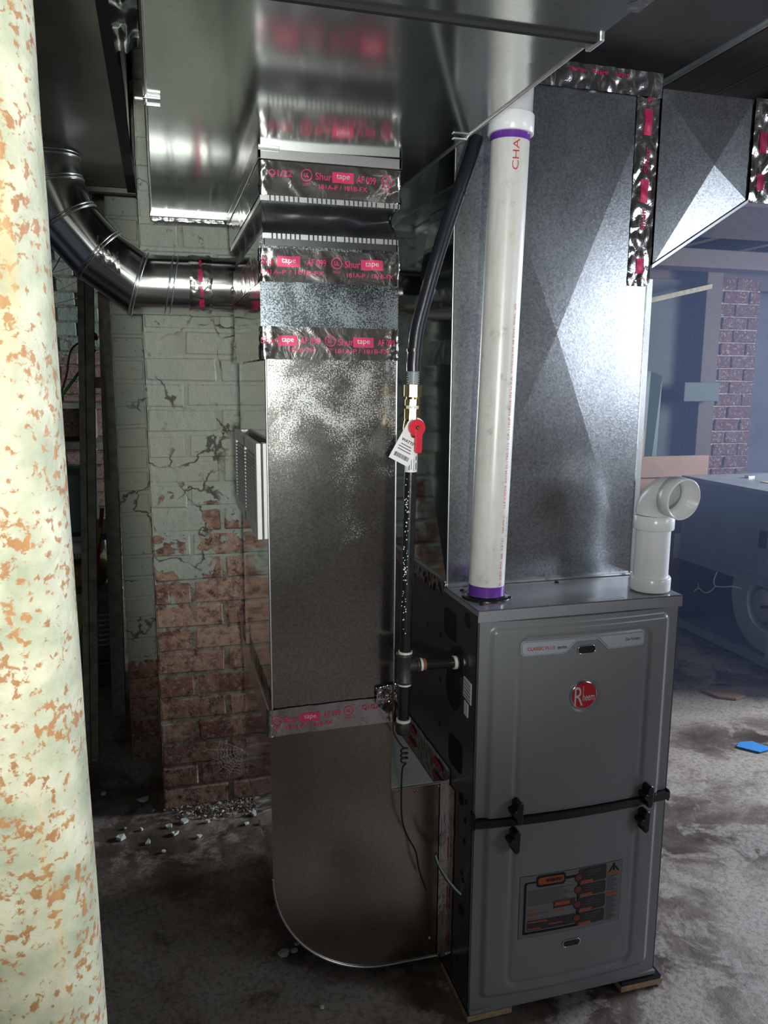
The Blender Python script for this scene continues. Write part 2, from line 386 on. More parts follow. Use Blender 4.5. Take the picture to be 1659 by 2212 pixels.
# solid slab under it
ceil_ = struct('ceiling', MB().box(XL, XR, YF, YB, ZC, ZC+.06), M_deck)
def wall_with_hole(name, axis, c, t, a0, a1, z1, hole, mat):
    """wall in plane axis=c, hole=(b0,b1,zb,zt)"""
    mb = MB()
    def bx(p, q, r, s_):
        if axis == 0: mb.box(c, c+t, p, q, r, s_)
        else: mb.box(p, q, c, c+t, r, s_)
    if hole:
        b0, b1, zb, zt = hole
        bx(a0, b0, 0, z1); bx(b1, a1, 0, z1); bx(b0, b1, 0, zb); bx(b0, b1, zt, z1)
    else: bx(a0, a1, 0, z1)
    return struct(name, mb, mat)
wall_with_hole('wall_right', 0, XR, .2, YF, YB, ZC, (.1, 1.5, 1.15, 1.95), M_wall)
wall_with_hole('wall_left', 0, XL-.2, .2, YF, YB, ZC, None, M_wall)
wf = wall_with_hole('wall_front', 1, YF-.2, .2, XL, XR, ZC, (2.5, 3.6, 1.3, 2.0), M_frontwall)
wb = struct('wall_back', MB().box(XL, XR, YB, YB+.2, 0, ZC), M_wall)
def window(name, axis, c, b0, b1, zb, zt):
    m_ = MB(); w = .05
    def bx(p, q, r, s_):
        if axis == 0: m_.box(c, c+.06, p, q, r, s_)
        else: m_.box(p, q, c, c+.06, r, s_)
    bx(b0, b1, zb, zb+w); bx(b0, b1, zt-w, zt); bx(b0, b0+w, zb, zt); bx(b1-w, b1, zb, zt); bx((b0+b1)/2-.02, (b0+b1)/2+.02, zb, zt)
    return struct(name, m_, M_white)
window('window_1', 0, XR+.02, .1, 1.5, 1.15, 1.95); window('window_2', 1, YF-.14, 2.5, 3.6, 1.3, 2.0)

# ceiling: joists along the depth, sheet panels and boards under them (all parts of the ceiling)
jn = 0
for x in (-2.0, -1.6, -1.2, .62, 1.02, 1.42, 1.82, 2.22, 2.62, 3.02, 3.42):
    obj('joist', MB().box(x-.025, x+.025, YF, YB, 2.03, ZC), M_beam, ceil_)
obj('ceiling_panel', MB().box(-.02, .52, -1.6, 2.55, 1.955, 1.967), M_panel, ceil_, 'dark peeling ceiling sheet')
for k in range(4):
    x0 = .60 + k*.145
    obj('ceiling_board', MB().box(x0, x0+.138, -1.4, 2.5, 1.985+.004*(k % 2), 2.008+.004*(k % 2)), M_beam, ceil_, bevel=.003)
cb = obj('cross_beam', MB().box(-.5, XR-.02, 2.55, 2.70, 1.93, 2.03), M_beam, ceil_, bevel=.004)
obj('cross_beam', MB().box(1.2, XR-.02, 2.88, 2.98, 1.86, 2.02), M_beam, ceil_, bevel=.004)
cd = thing('ceiling_conduit', 'thin metal conduit along the ceiling above the right-hand duct', 'conduit', (.545, .3, 1.975))
obj('conduit_tube', MB().tube([(.56, -1.3, 1.975), (.56, 2.5, 1.975)], .010, 12), M_unitmetal, cd)
for y in (-.1, .9, 1.9): obj('strap', MB().box(.545, .578, y-.01, y+.01, 1.963, 1.99), M_cleat, cd)

# ---------------------------------------------------------------- brickwork
bricks_cache = {}
def brick_mesh(lx, ly, lz, var):
    key = (round(lx, 3), round(ly, 3), round(lz, 3), var)
    if key in bricks_cache: return bricks_cache[key]
    r = random.Random(hash(key) & 0xffff); bm = bmesh.new(); bmesh.ops.create_cube(bm, size=1)
    for v in bm.verts:
        v.co = Vector((v.co.x*lx + r.uniform(-.0025, .0025), v.co.y*ly + r.uniform(-.002, .002), v.co.z*lz + r.uniform(-.0022, .0022)))
    bmesh.ops.bevel(bm, geom=list(bm.edges), offset=.005, segments=1, affect='EDGES')
    me = bpy.data.meshes.new('brick'); bm.to_mesh(me); bm.free(); bricks_cache[key] = me; return me
def add_brick(parent, mat, cx, cy, cz, lx, ly, lz):
    me = brick_mesh(lx, ly, lz, random.randint(0, 3))
    if not me.materials: me.materials.append(mat)
    o = bpy.data.objects.new('brick', me); COL.objects.link(o); o.parent = parent
    o.location = Vector((cx, cy, cz)) - worg(parent)
    o.rotation_euler = (random.uniform(-.012, .012), random.uniform(-.01, .01), random.uniform(-.015, .015))
    return o
def brick_face(parent, mat, x0, x1, yf, z0, z1, course=.072, depth=.08, blen=.205, tag_=''):
    row = 0; z = z0
    while z < z1-.02:
        x = x0; first = True; lens = []
        while x < x1-.015:
            l = blen if not (first and row % 2 == 1) else blen*.54
            if x+l > x1-.05: l = x1-x
            l = min(l, x1-x)
            lens.append((x, l)); x += l; first = False
        for (bx_, l) in lens:
            h = min(course, z1-z)
            ll = round((l-.008)*200)/200
            add_brick(parent, mat, bx_+l/2, yf+depth/2+random.uniform(-.003, .003), z+h/2, ll, depth, course-.008)
        z += course; row += 1
pier = thing('brick_pier', 'thick brick pier behind the galvanized ducts, its pale green paint flaking off red bricks', 'pier', (-.3, 1.0, 0))
obj('mortar_core', MB().box(-.595, .057, .9965, 1.55, -.01, 2.2), M_mortar, pier)
brick_face(pier, M_brick, -.60, .062, .992, .0, 2.16)
bricks_cache.clear()
pier2 = thing('brick_pilaster', 'narrow painted brick pilaster set back left of the front pier, red bricks at its foot', 'pilaster', (-.65, 1.4, 0))
obj('mortar_core', MB().box(-.699, -.603, 1.3705, 2.2, -.01, 2.2), M_mortar2, pier2)
brick_face(pier2, M_brick2, -.703, -.600, 1.366, .0, 2.16, blen=.12)
bricks_cache.clear()
# back wall brick facing on the left, and a brick pilaster on the right
brick_face(wb, M_brickleft, -1.35, -.70, 2.95, .5, 2.16, depth=.19)
obj('mortar_bed', MB().box(-1.35, -.70, 2.965, 3.15, 0, 2.2), M_mortfar, wb)
bricks_cache.clear()
pil = thing('brick_chimney', 'red brick chimney stack in bluish light beyond the old air handler', 'chimney', (2.87, 2.95, 0))
obj('mortar_core', MB().box(2.69, 3.055, 2.885, 3.14, 0, 2.2), M_mortfar, pil)
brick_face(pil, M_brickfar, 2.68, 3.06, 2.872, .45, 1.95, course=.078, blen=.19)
bricks_cache.clear()

# thin blue scatter volume added for the glow round the right window
hz = MB().box(.95, 3.80, .75, 3.10, .02, 1.925); ho = obj('window_glow_haze', hz, M_haze, kind='stuff'); tag(ho, 'bluish haze added for the window glow at the right side of the room', 'haze')

# ================================================================== FOREGROUND POST
post = thing('support_post', 'round steel support post with pale green paint and rust spots, closest to the camera', 'post', (-.672, -.775, 0))
def pcx(z): return -.672+(1.46-z)*.0105
g = MB()
def pf(u, v):
    a = 2*pi*u; z = .006+1.82*v
    r = .050 + .0006*noise.noise(Vector((cos(a)*4, sin(a)*4, z*14)))
    return (pcx(z)+r*cos(a), -.775+r*sin(a), z)
g.grid(64, 260, pf); obj('shaft', g, M_rust, post)
obj('base_plate', MB().box(-.737, -.577, -.855, -.695, 0, .008), M_rust, post)
obj('cap_plate', MB().box(-.756, -.596, -.855, -.695, 1.826, 1.837), M_rust, post)

# ================================================================== FURNACE
FX, FY, FZ0, FZ1 = .44, .73, .022, .884
fur = thing('gas_furnace', 'dark grey upright gas furnace with red round badge under the galvanized plenum', 'furnace', (.22, .36, .0))
g = MB().box(.0, .0016, .004, FY, FZ0, FZ1-.003); g.box(FX-.0016, FX, .004, FY, FZ0, FZ1-.003); g.box(0, FX, FY-.002, FY, FZ0, FZ1-.003)
g.box(.0016, FX-.0016, .03, .032, FZ0, FZ1-.003); g.box(0, FX, .004, FY, FZ0, FZ0+.003)
g.box(.0, .012, .0, .006, FZ0, FZ1-.003); g.box(FX-.012, FX, .0, .006, FZ0, FZ1-.003)
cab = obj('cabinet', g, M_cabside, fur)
g = MB().box(-.0025, FX+.0025, -.006, FY+.002, FZ1-.003, FZ1); g.box(-.0025, FX+.0025, -.006, -.003, FZ1-.024, FZ1); g.box(-.0025, 0, -.006, FY, FZ1-.012, FZ1); g.box(FX, FX+.0025, -.006, FY, FZ1-.024, FZ1)
top = obj('top_panel', g, plain('cabinet_top', (.26, .265, .285), .16, 0, .6, .05, 40, .02), fur, bevel=.0012)
def bow(x): t = (x-.22)/.216; return .013*(1-t*t)
def sdr(x, z, x0, x1, z0, z1, r):
    cx, cz = (x0+x1)/2, (z0+z1)/2; qx = abs(x-cx)-(x1-x0)/2+r; qz = abs(z-cz)-(z1-z0)/2+r
    return sqrt(max(qx, 0)**2+max(qz, 0)**2)+min(max(qx, qz), 0)-r
def fy(x, z):
    h = bow(x)
    h += .0065*sst(.004, -.006, sdr(x, z, .026, .412, .058, .846, .012))
    fade = sst(.05, .058, abs(z-.45))
    s2 = sdr(x, z, .080, .366, .078, .826, .022)
    h -= .0022*sst(.006, -.002, s2)
    h -= fade*.0028*exp(-((s2+.002)/.0042)**2)
    dl = sqrt((x-.221)**2+(z-.699)**2)
    h -= .0030*sst(.037, .030, dl)
    return -.001-h
def door(name, z0, z1):
    g = MB(); nx = 120; nz = int((z1-z0)/.0034)
    g.grid(nx, nz, lambda u, v: (.0035+.433*u, fy(.0035+.433*u, z0+(z1-z0)*v), z0+(z1-z0)*v))
    for zz, in ((z0,), (z1,)):
        g.grid(nx, 1, lambda u, v: (.0035+.433*u, fy(.0035+.433*u, zz)*v+.02*(1-v), zz), False)
    for xx in (.0035, .4365):
        g.grid(1, nz, lambda u, v: (xx, fy(xx, z0+(z1-z0)*v)*u+.02*(1-u), z0+(z1-z0)*v), False)
    return obj(name, g, M_cab, fur, recalc=True)
du = door('upper_door', .459, FZ1-.0245)
dl_ = door('lower_door', .030, .441)
# gasket strip between the doors
g = MB(); n = 40
for i in range(n):
    pass
g.grid(n, 1, lambda u, v: (-.001+.442*u, -.004-bow(-.001+.442*u)-.009, .4425+.0150*v)); g.grid(n, 1, lambda u, v: (-.001+.442*u, (-.004-bow(-.001+.442*u)-.009)*(1-v), .4575)); g.grid(n, 1, lambda u, v: (-.001+.442*u, (-.004-bow(-.001+.442*u)-.009)*(1-v), .4425))
obj('gasket_strip', g, M_black, fur, recalc=True)
obj('gasket_end', MB().box(-.003, .002, -.010, .010, .438, .470), M_black, fur, bevel=.001); obj('gasket_end', MB().box(.438, .442, -.010, .008, .436, .460), M_black, fur, bevel=.001)
obj('base_rail', MB().box(.001, .439, -.008, .004, .0225, .031), M_cab, fur, bevel=.001)
def latch(cx, cz, flip):
    # rounded vertical thumb-turn with a side lobe
    poly = []
    for k in range(13): a = pi*k/12; poly.append((cx+.0075*cos(a), cz+.017+.0075*sin(a)))
    poly += [(cx-.0078, cz+.008), (cx-.012, cz+.009), (cx-.0165, cz+.004), (cx-.0150, cz-.002), (cx-.0095, cz-.006), (cx-.0075, cz-.010)]
    for k in range(13): a = pi+pi*k/12; poly.append((cx+.0065*cos(a), cz-.016+.0075*sin(a)))
    yb = -.012-bow(cx)
    o = obj('latch', MB().prism(poly, 1, yb-.018, yb+.008), M_black, fur, bevel=.0025)
    return o
latch(.084, .475, 0); latch(.378, .466, 0); latch(.080, .414, 1); latch(.373, .411, 1)
# badge strip, sight window, logo on upper door
def on(off=.0008): return lambda x, z: (x, fy(x, z)-off, z)
def patch(name, x0, x1, z0, z1, mat, parent, off=.0008, poly=None, nx=14, nz=6):
    g = MB()
    if poly:
        g.add([(p[0], fy(p[0], p[1])-off, p[1]) for p in poly], [tuple(range(len(poly)))])
    else: g.grid(nx, nz, lambda u, v: (x0+(x1-x0)*u, fy(x0+(x1-x0)*u, z0+(z1-z0)*v)-off, z0+(z1-z0)*v))
    return obj(name, g, mat, parent, recalc=False)
def strip_poly(e):   # badge strip with a notch for the sight window, inset by e
    return dict(x0=.084+e, x1=.352-e, zt=.8195-e, zb=.790+e)
def badge(e, off, mat, nm):
    g = MB(); q = strip_poly(e); nx = 60
    def low(x):
        base = q['zb']
        if .176-e < x < .268+e:
            t = min((x-.176+e)/.022, (.268+e-x)/.022, 1); return base + (.0225)*t + e*.3
        return base
    def P(u, v):
        x = q['x0']+(q['x1']-q['x0'])*u; lo = low(x); c = .0; 
        ed = min(x-q['x0'], q['x1']-x); r = .005
        k = 0 if ed > r else r-sqrt(max(0, r*r-(r-ed)**2))
        z = (lo+k)+(q['zt']-k-lo-k)*v
        return (x, fy(x, min(z, .815))-off-.001, z)
    g.grid(nx, 2, P); return obj(nm, g, mat, du, recalc=False)
badge(0, .0006, M_label, 'badge_strip'); badge(.0016, .0009, M_inkblack, 'badge_line'); badge(.0021, .0012, M_label, 'badge_face')
bs = lambda dx, z: (lambda u, w: (dx+u, fy(dx+u, .802)-.0032, z+w))
text('badge_text', 'CLASSIC', bs(.113, .8040), .0350, M_inkred, du, .0068, bold=.015)
text('badge_text', 'PLUS', bs(.1425, .8040), .0200, M_inkred, du, .0066)
text('badge_text', 'series', bs(.1675, .8035), .0195, M_inkblack, du, .0062, bold=.01)
def slant(u, w): return (.3245+u+w*.25, fy(.3245, .802)-.0034, .8065+w)
text('badge_text', 'Gas Furnace', slant, .034, M_inkblack, du, .0062)
wx, wz = .2215, .7935
obj('sight_window', MB().prism(rrect(wx-.019, wx+.019, wz-.0075, wz+.0075, .0073), 1, fy(wx, wz)-.0005, fy(wx, wz)-.0015), M_hole, du)
ring = [(wx+dx, fy(wx, wz)-.001, wz+dz) for dx, dz in [(p[0]-wx, p[1]-wz) for p in rrect(wx-.0195, wx+.0195, wz-.008, wz+.008, .0078)]]; ring.append(ring[0]); ring.append(ring[1])
obj('sight_window_rim', MB().tube(ring, .0012, 8, False), M_chrome, du)
lx, lz = .221, .699; ly = fy(lx, lz)
g = MB().lathe((lx, ly+.001, lz), (0, -1, 0), [(0, .0295), (.003, .0295), (.0045, .0275), (.0045, .0265)], 48)
obj('logo_rim', g, M_chrome, du)
obj('logo_disc', MB().prism(disc_poly(lx, lz, .0268, .0268, 48), 1, ly-.0042, ly), M_logo, du, 'red round badge disc')
lf = lambda dx, dz: (lambda u, w: (lx+dx+u, ly-.0050, lz+dz+w))
text('logo_letter', 'R', lf(-.012, -.001), .0190, M_silvertext, du, .0390)
text('logo_letter', 'heem', lf(.0095, -.0035), .0260, M_silvertext, du, .0160, bold=.01)
obj('logo_letter', MB().box(lx-.0032, lx-.0020, ly-.0051, ly-.0043, lz-.010, lz+.020), M_silvertext, du)
# pull slots on lower door
sx_, sz_ = .221, .154
obj('sight_window', MB().prism(rrect(sx_-.019, sx_+.019, sz_-.0065, sz_+.0065, .006), 1, fy(sx_, sz_)-.0003, fy(sx_, sz_)-.0012), M_black, dl_)
ring = [(p[0], fy(sx_, sz_)-.001, p[1]) for p in rrect(sx_-.020, sx_+.020, sz_-.0075, sz_+.0075, .0068)]; ring += ring[:2]
obj('sight_window_rim', MB().tube(ring, .0013, 8, False), M_chrome, dl_)
# warning label on the lower door (u 0..1 across, v 0..1 up)
WX0, WX1, WZ0, WZ1 = .100, .334, .183, .323
wl_base = patch('warning_label', WX0, WX1, WZ0, WZ1, M_inkblack, dl_, .0006)
def wl(u0, u1, v0, v1, mat, lay=2, r=0):
    """one printed patch as a strip of columns following the bowed door"""
    o = .0006+.0002*lay; x0, x1 = WX0+(WX1-WX0)*u0, WX0+(WX1-WX0)*u1; z0, z1 = WZ0+(WZ1-WZ0)*v0, WZ0+(WZ1-WZ0)*v1
    r = min(r, (x1-x0)/2.01, (z1-z0)/2.01); n = max(2, int((x1-x0)/.006)); xs = [x0+(x1-x0)*i/n for i in range(n+1)]
    if r: xs = sorted(set(xs+[x0+r*(1-cos(pi/2*k/4)) for k in range(5)]+[x1-r*(1-cos(pi/2*k/4)) for k in range(5)]))
    cols = []
    for x in xs:
        e = min(x-x0, x1-x); k = 0 if e >= r else r-sqrt(max(0, r*r-(r-e)**2))
        cols += [(x, fy(x, z0)-o, z0+k), (x, fy(x, z1)-o, z1-k)]
    return cols
groups = {}
def wadd(key, *a, **k): groups.setdefault(key, []).append(wl(*a, **k))
wadd('bg', .003, .997, .005, .995, None, 1)
wadd('black', .04, .56, .06, .90, None, 2, r=.006); wadd('bg2', .062, .545, .085, .875, None, 3, r=.004)
wadd('black2', .15, .43, .80, .985, None, 4, r=.008); wadd('orange', .168, .412, .835, .95, None, 5, r=.005)
wadd('black2', .42, .56, .865, .905, None, 4)
for (v0, v1) in ((.745, .985), (.53, .725), (.285, .51), (.06, .265)): wadd('dark', .555, .835, v0, v1, None, 4, r=.005)
wadd('black2', .525, .575, .06, .88, None, 3)
for v in (.78, .59, .34, .125): wadd('disc', .515, .60, v, v+.135, None, 5, r=.0105)
for v in (.785, .59, .345, .125): wadd('ddisc', .523, .592, v+.012, v+.120, None, 6, r=.009)
for v in (.745, .53, .285, .06): wadd('orange', .58, .70, v, v+.045, None, 5)
for k in range(9): wadd('grey', .075, .50-.03*((k*7) % 4), .745-.028*k, .760-.028*k, None, 4)
wadd('orange', .075, .175, .43, .455, None, 4); wadd('orange', .075, .18, .345, .37, None, 4); wadd('orange', .32, .42, .365, .395, None, 4)
for k in range(3): wadd('grey', .075, .28, .385-.015*k-.055*(k > 1), .393-.015*k-.055*(k > 1), None, 4)
wadd('dark', .32, .535, .42, .54, None, 4); wadd('orange', .335, .48, .455, .515, None, 5)
wadd('dark', .075, .535, .115, .28, None, 4); wadd('orange', .08, .27, .235, .262, None, 5); wadd('orange', .08, .20, .13, .15, None, 5); wadd('orange', .28, .42, .17, .19, None, 5)
wadd('black2', .04, .56, .06, .10, None, 4)
wadd('orange', .85, .975, .795, .835, None, 4); wadd('orange', .845, .97, .46, .50, None, 4)
for k in range(26):
    v = .76-.0285*k
    if .43 < v < .52 or v < .02: continue
    wadd('grey', .85, .96-.02*((k*5) % 3), v, v+.014, None, 4)
for k in range(4):
    for q in range(3): wadd('grey', .64, .80-.03*((k+q) % 3), (.93, .69, .46, .22)[k]-.035*q, (.942, .702, .472, .232)[k]-.035*q, None, 6)
gm = {'bg': M_labelgrey, 'bg2': M_labelgrey, 'black': M_hole, 'black2': M_hole, 'orange': M_orange, 'dark': M_darkbar, 'disc': M_hole, 'ddisc': plain('dull_red', (.16, .03, .035), .5), 'grey': M_greybar}
for k, polys in groups.items():
    g = MB()
    for p in polys: g.add(p, [(2*i, 2*i+2, 2*i+3, 2*i+1) for i in range(len(p)//2-1)])
    obj('label_print', g, gm[k], dl_, recalc=False)
text('label_print', 'WARNING', lambda u, w: (.1745+u, fy(.1745, .308)-.0022, .3083+w), .036, M_hole, dl_, .0085, bold=.02)
def pv(x, z): return (x, fy(x, z)-.0016, z)
cx_ = WX0+.912*(WX1-WX0); cz_ = WZ0+.90*(WZ1-WZ0)
g = MB()
for poly in ([(-.0025, -.006), (.0025, -.006), (.0022, .010), (-.0022, .010)], [(-.013, -.008), (-.009, -.008), (-.001, .004), (-.004, .004)], [(.009, -.008), (.013, -.008), (.004, .004), (.001, .004)]):
    g.add([pv(cx_+p[0], cz_+p[1]) for p in poly], [(0, 1, 2, 3)])
obj('label_emblem', g, M_hole, dl_, recalc=False)
# left side: knock-outs, small holes, stickers
def sidepoly(name, poly, mat, t=.0012): return obj(name, MB().prism(poly, 0, -t, .0005), mat, cab)
sidepoly('knockout', rrect(.106, .178, .782, .842, .012), M_hole); sidepoly('knockout', disc_poly(.049, .849, .015, .015), M_hole)
sidepoly('knockout', disc_poly(.117, .684, .044, .046), M_hole); sidepoly('knockout', rrect(.063, .138, .515, .582, .014), M_hole)
sidepoly('knockout', disc_poly(.062, .467, .012, .013), M_hole); sidepoly('knockout', disc_poly(.049, .224, .013, .012), M_hole)
for (y, z, r) in ((.284, .767, .005), (.199, .772, .006), (.196, .671, .006), (.197, .570, .006), (.036, .474, .005), (.038, .432, .006), (.040, .385, .006), (.051, .308, .005), (.043, .296, .006), (.06, .10, .005), (.30, .35, .005)):
    sidepoly('screw_hole', disc_poly(y, z, r, r, 14), M_hole, .001)
sidepoly('side_sticker', [(.024, .684), (.063, .690), (.063, .730), (.024, .728)], M_tag)
for k in range(5): sidepoly('sticker_print', [(.028, .690+.0075*k), (.059, .694+.0075*k), (.059, .6955+.0075*k), (.028, .6915+.0075*k)], M_greybar, .0016)
sidepoly('side_sticker', [(.038, .652), (.058, .654), (.058, .682), (.038, .680)], M_tag)
# top bits: foil edge, screws, top sticker
obj('top_sticker', MB().box(.235, .315, .004, .016, FZ1, FZ1+.0005), M_label, top)
for (x, y) in ((.02, .03), (.02, .135), (.24, .145), (.42, .03), (.425, .15)):
    obj('top_screw', MB().lathe((x, y, FZ1-.001), (0, 0, 1), [(0, .005), (.003, .005), (.0045, .003), (.0045, 0)], 12), M_chrome if x > .3 else M_hole, top)
# foot shims
for nm, lab, (x0, x1, y0, y1) in (('wood_shim', 'plywood shim under the front left corner of the furnace', (.0, .10, .0, .16)), ('wood_shim', 'plywood shim under the front right corner of the furnace', (.352, .455, -.014, .13))):
    t = thing(nm, lab, 'shim', ((x0+x1)/2, (y0+y1)/2, 0))
    obj('plywood_block', MB().box(x0, x1, y0, y1, 0, .0135), M_ply, t, bevel=.0006)
    obj('rubber_pad', MB().box(x0+.0015, x1-.004, y0+.001, y1, .0137, .0218), M_black, t)

# ================================================================== FURNACE WIRES
gw = thing('ground_wire', 'white and green wire pair with bare copper ends sticking out of the furnace side', 'wire', (.0, .06, .26))
pw = bez([(-.045, .085, .333), (-.036, .085, .309), (-.020, .080, .279), (-.006, .065, .262), (.001, .05, .258)])
obj('white_wire', MB().tube(pw, .0022, 8), M_whitewire, gw, 'white wire'); obj('green_wire', MB().tube([p+Vector((-.001, .003, -.0045)) for p in pw], .0022, 8), M_greenwire, gw, 'green wire')
g = MB()
for k in range(9):
    a = 2*pi*k/9; c0 = Vector((-.045, .085, .333)); g.tube([c0, c0+Vector((.006*cos(a), .004*sin(a), .008+.003*sin(a*3))), c0+Vector((.004*cos(a+2), .004*sin(a), .004))], .0007, 5)
obj('copper_ends', g, M_copper, gw)
tw = thing('thermostat_wire', 'thin brown thermostat wire hanging with a coil in front of the duct elbow', 'wire', (-.105, .12, .5))
ptsw = [(-.128, .128, .70), (-.127, .128, .622), (-.126, .125, .597), (-.110, .12, .568)]
for k in range(22): a = k*2*pi/7.5; ptsw.append((-.105+.007*cos(a), .12+.006*sin(a), .562-.0014*k))
ptsw += [(-.108, .12, .520), (-.110, .12, .488), (-.109, .12, .415), (-.099, .12, .371), (-.077, .12, .325), (-.069, .12, .281), (-.052, .12, .230)]
obj('wire_lead', MB().tube(bez(ptsw, 4), .0019, 7), M_wire, tw)

# ================================================================== FOIL TAPE
def wrk(s, z, amp, edges=()):
    """wrinkle height at run s (m) and height z; edges = s positions with heavy crumpling"""
    e = sum(exp(-((s-q)/.022)**2) for q in edges)
    n1 = noise.noise(Vector((s*24, z*40, 3.3))); n2 = abs(noise.noise(Vector((s*75+5, z*75, 8.1))))
    d = abs(noise.noise(Vector(((s+z*.8)*16, (z-s*.15)*9, 1.7))))
    return amp*(.5+.35*n1) + amp*.55*(1-min(1, d*5)) + e*(.0045*n2+.0025*n1)
def walk(path):
    """path: list of (x,y) corners, returns f(s)->(pos, outward normal)"""
    seg = []; acc = 0
    for a, b_ in zip(path, path[1:]):
        l = sqrt((b_[0]-a[0])**2+(b_[1]-a[1])**2); seg.append((acc, l, a, b_)); acc += l
    def f(s):
        for (s0, l, a, b_) in seg:
            if s <= s0+l+1e-9 or (s0, l, a, b_) == seg[-1]:
                t = (s-s0)/l; d = ((b_[0]-a[0])/l, (b_[1]-a[1])/l); return (a[0]+d[0]*l*t, a[1]+d[1]*l*t), (-d[1]*-1, -d[0])
    return f, acc, [q[0] for q in seg][1:]
def tape_band(parent, path, z0, z1, amp=.0012, slope=0, prints=(), ns=None, sgn=1):
    f, tot, cor = walk(path); ns = ns or int(tot/.0035); nz = max(6, int((z1-z0)/.0035))
    def P(s, z, off=0):
        (x, y), (nx, ny) = f(s); w = wrk(s, z, amp, cor)+.0008+off
        ez = .0012*noise.noise(Vector((s*60, z0*9, 2)))
        # fold outward smoothly round corners
        for c in cor:
            if abs(s-c) < .006:
                (xa, ya), n1 = f(c-.02); (xb, yb), n2 = f(c+.02); t = (s-c+.006)/.012
                nx, ny = n1[0]*(1-t)+n2[0]*t, n1[1]*(1-t)+n2[1]*t
        return (x+nx*w*sgn, y+ny*w*sgn, z+ez+slope*(s/tot-.5))
    g = MB(); g.grid(ns, nz, lambda u, v: P(u*tot, z0+(z1-z0)*v))
    o = obj('foil_tape', g, M_foil, parent, recalc=False)
    for (kind, s, z, wd) in prints:
        fn = lambda u, w, s=s, z=z: P(s+u, z+w, .0009)
        if kind.startswith('#'):
            g = MB(); g.grid(10, 4, lambda u, v: P(s+(u-.5)*wd, z+(v-.5)*.0185, .0006)); obj('tape_print', g, M_ink, o, recalc=False)
            text('tape_print', kind[1:], lambda u, w, s=s, z=z: P(s+u, z+w, .0013), wd*.62, M_silvertext, o, .011)
        elif kind == 'O':
            g = MB()
            for rr_ in ((.0088, .0105), (.0, .0)):
                if rr_[1]:
                    v = [P(s+r_*cos(2*pi*k/24), z+r_*sin(2*pi*k/24), .0009) for k in range(24) for r_ in rr_]; g.add(v, [(2*k, 2*k+1, (2*k+3) % 48, (2*k+2) % 48) for k in range(24)])
            obj('tape_print', g, M_ink, o, recalc=False); text('tape_print', 'UL', fn, .0085, M_ink, o, .008, bold=.02)
            text('tape_print', 'LISTED', lambda u, w: P(s+u, z-.0155+w, .0009), .014, M_ink, o, .004)
        else: text('tape_print', kind, fn, wd, M_ink, o, .0125 if wd < .09 and '181' not in kind else .008, bold=.012)
    return o

# ================================================================== RETURN TRUNK (overhead)
trunk = thing('overhead_duct', 'large galvanized rectangular duct overhead with the canvas-coupled drop hanging from it', 'duct', (-.3, -.4, 1.71))
TX0, TX1, TZ0, TZ1, TYS, TYE = -.560, -.050, 1.710, 1.935, -.415, .795
def xbreak(x0, x1, y0, y1, z, d, g=None):
    """sheet panel with pressed diagonal creases: four flat facets meeting at a low centre point"""
    g = g or MB(); c = ((x0+x1)/2, (y0+y1)/2, z-d)
    P = [(x0, y0, z), (x1, y0, z), (x1, y1, z), (x0, y1, z)]
    for a in range(4): g.add([P[a], P[(a+1) % 4], c], [(0, 1, 2)])
    return g
def sect(y0, y1, zb, zt, name='duct_section'):
    g = xbreak(TX0, TX1, y0, y1, zb, .0035)
    g.add([(TX0, y0, zb), (TX0, y1, zb), (TX0, y1, zt), (TX0, y0, zt)], [(0, 1, 2, 3)])
    g.add([(TX1, y0, zb), (TX1, y1, zb), (TX1, y1, zt), (TX1, y0, zt)], [(0, 1, 2, 3)])
    g.add([(TX0, y0, zt), (TX1, y0, zt), (TX1, y1, zt), (TX0, y1, zt)], [(0, 1, 2, 3)])
    g.add([(TX0, y1, zb), (TX1, y1, zb), (TX1, y1, zt), (TX0, y1, zt)], [(0, 1, 2, 3)])
    return obj(name, g, M_trunk, trunk, recalc=True)
sect(-1.62, TYS-.004, 1.706, 1.93); sect(TYS+.002, TYE, TZ0, TZ1)
obj('cleat_or_gap_shade', MB().box(TX0-.004, TX1+.004, TYS-.010, TYS-.003, TZ0-.009, TZ0-.004), M_hole, trunk)  # black strip painting the shaded gap at the seam, not the cleat
obj('cleat_or_gap_shade', MB().box(TX0-.004, TX1+.004, TYS-.003, TYS+.020, TZ0-.005, TZ0-.002), M_trunk, trunk, bevel=.0015)
obj('drive_cleat', MB().box(TX1-.001, TX1+.006, TYS-.016, TYS+.018, TZ0-.010, TZ1), M_lip, trunk, bevel=.002)
obj('end_cleat', MB().box(TX0-.006, TX1+.006, TYE-.012, TYE+.010, TZ0-.010, TZ0+.004), M_cleat, trunk, bevel=.002)
obj('corner_bead', MB().tube([(TX0-.002, TYS, TZ0-.001), (TX0-.002, TYE, TZ0-.001)], .0028, 8), M_cleat, trunk)
obj('corner_bead', MB().tube([(TX1+.001, TYS, TZ0-.001), (TX1+.001, TYE, TZ0-.001)], .0022, 8), M_cleat, trunk)
g = MB().box(-.566, -.541, -.066, -.061, TZ0-.006, TZ0-.002); g.box(-.562, -.541, -.040, -.034, TZ0-.008, TZ0-.002); g.box(-.578, -.562, -.058, -.050, TZ0-.006, TZ0-.002); g.box(-.566, -.562, -.066, -.034, TZ0-.006, TZ0+.01)
obj('hanger_clip', g, M_lip, trunk, bevel=.001)
g = MB().box(-.074, -.048, -.014, -.006, TZ0-.006, TZ0-.003); g.box(-.050, -.048, -.014, -.006, TZ0-.006, TZ0)
obj('hanger_clip', g, M_lip, trunk, bevel=.001)
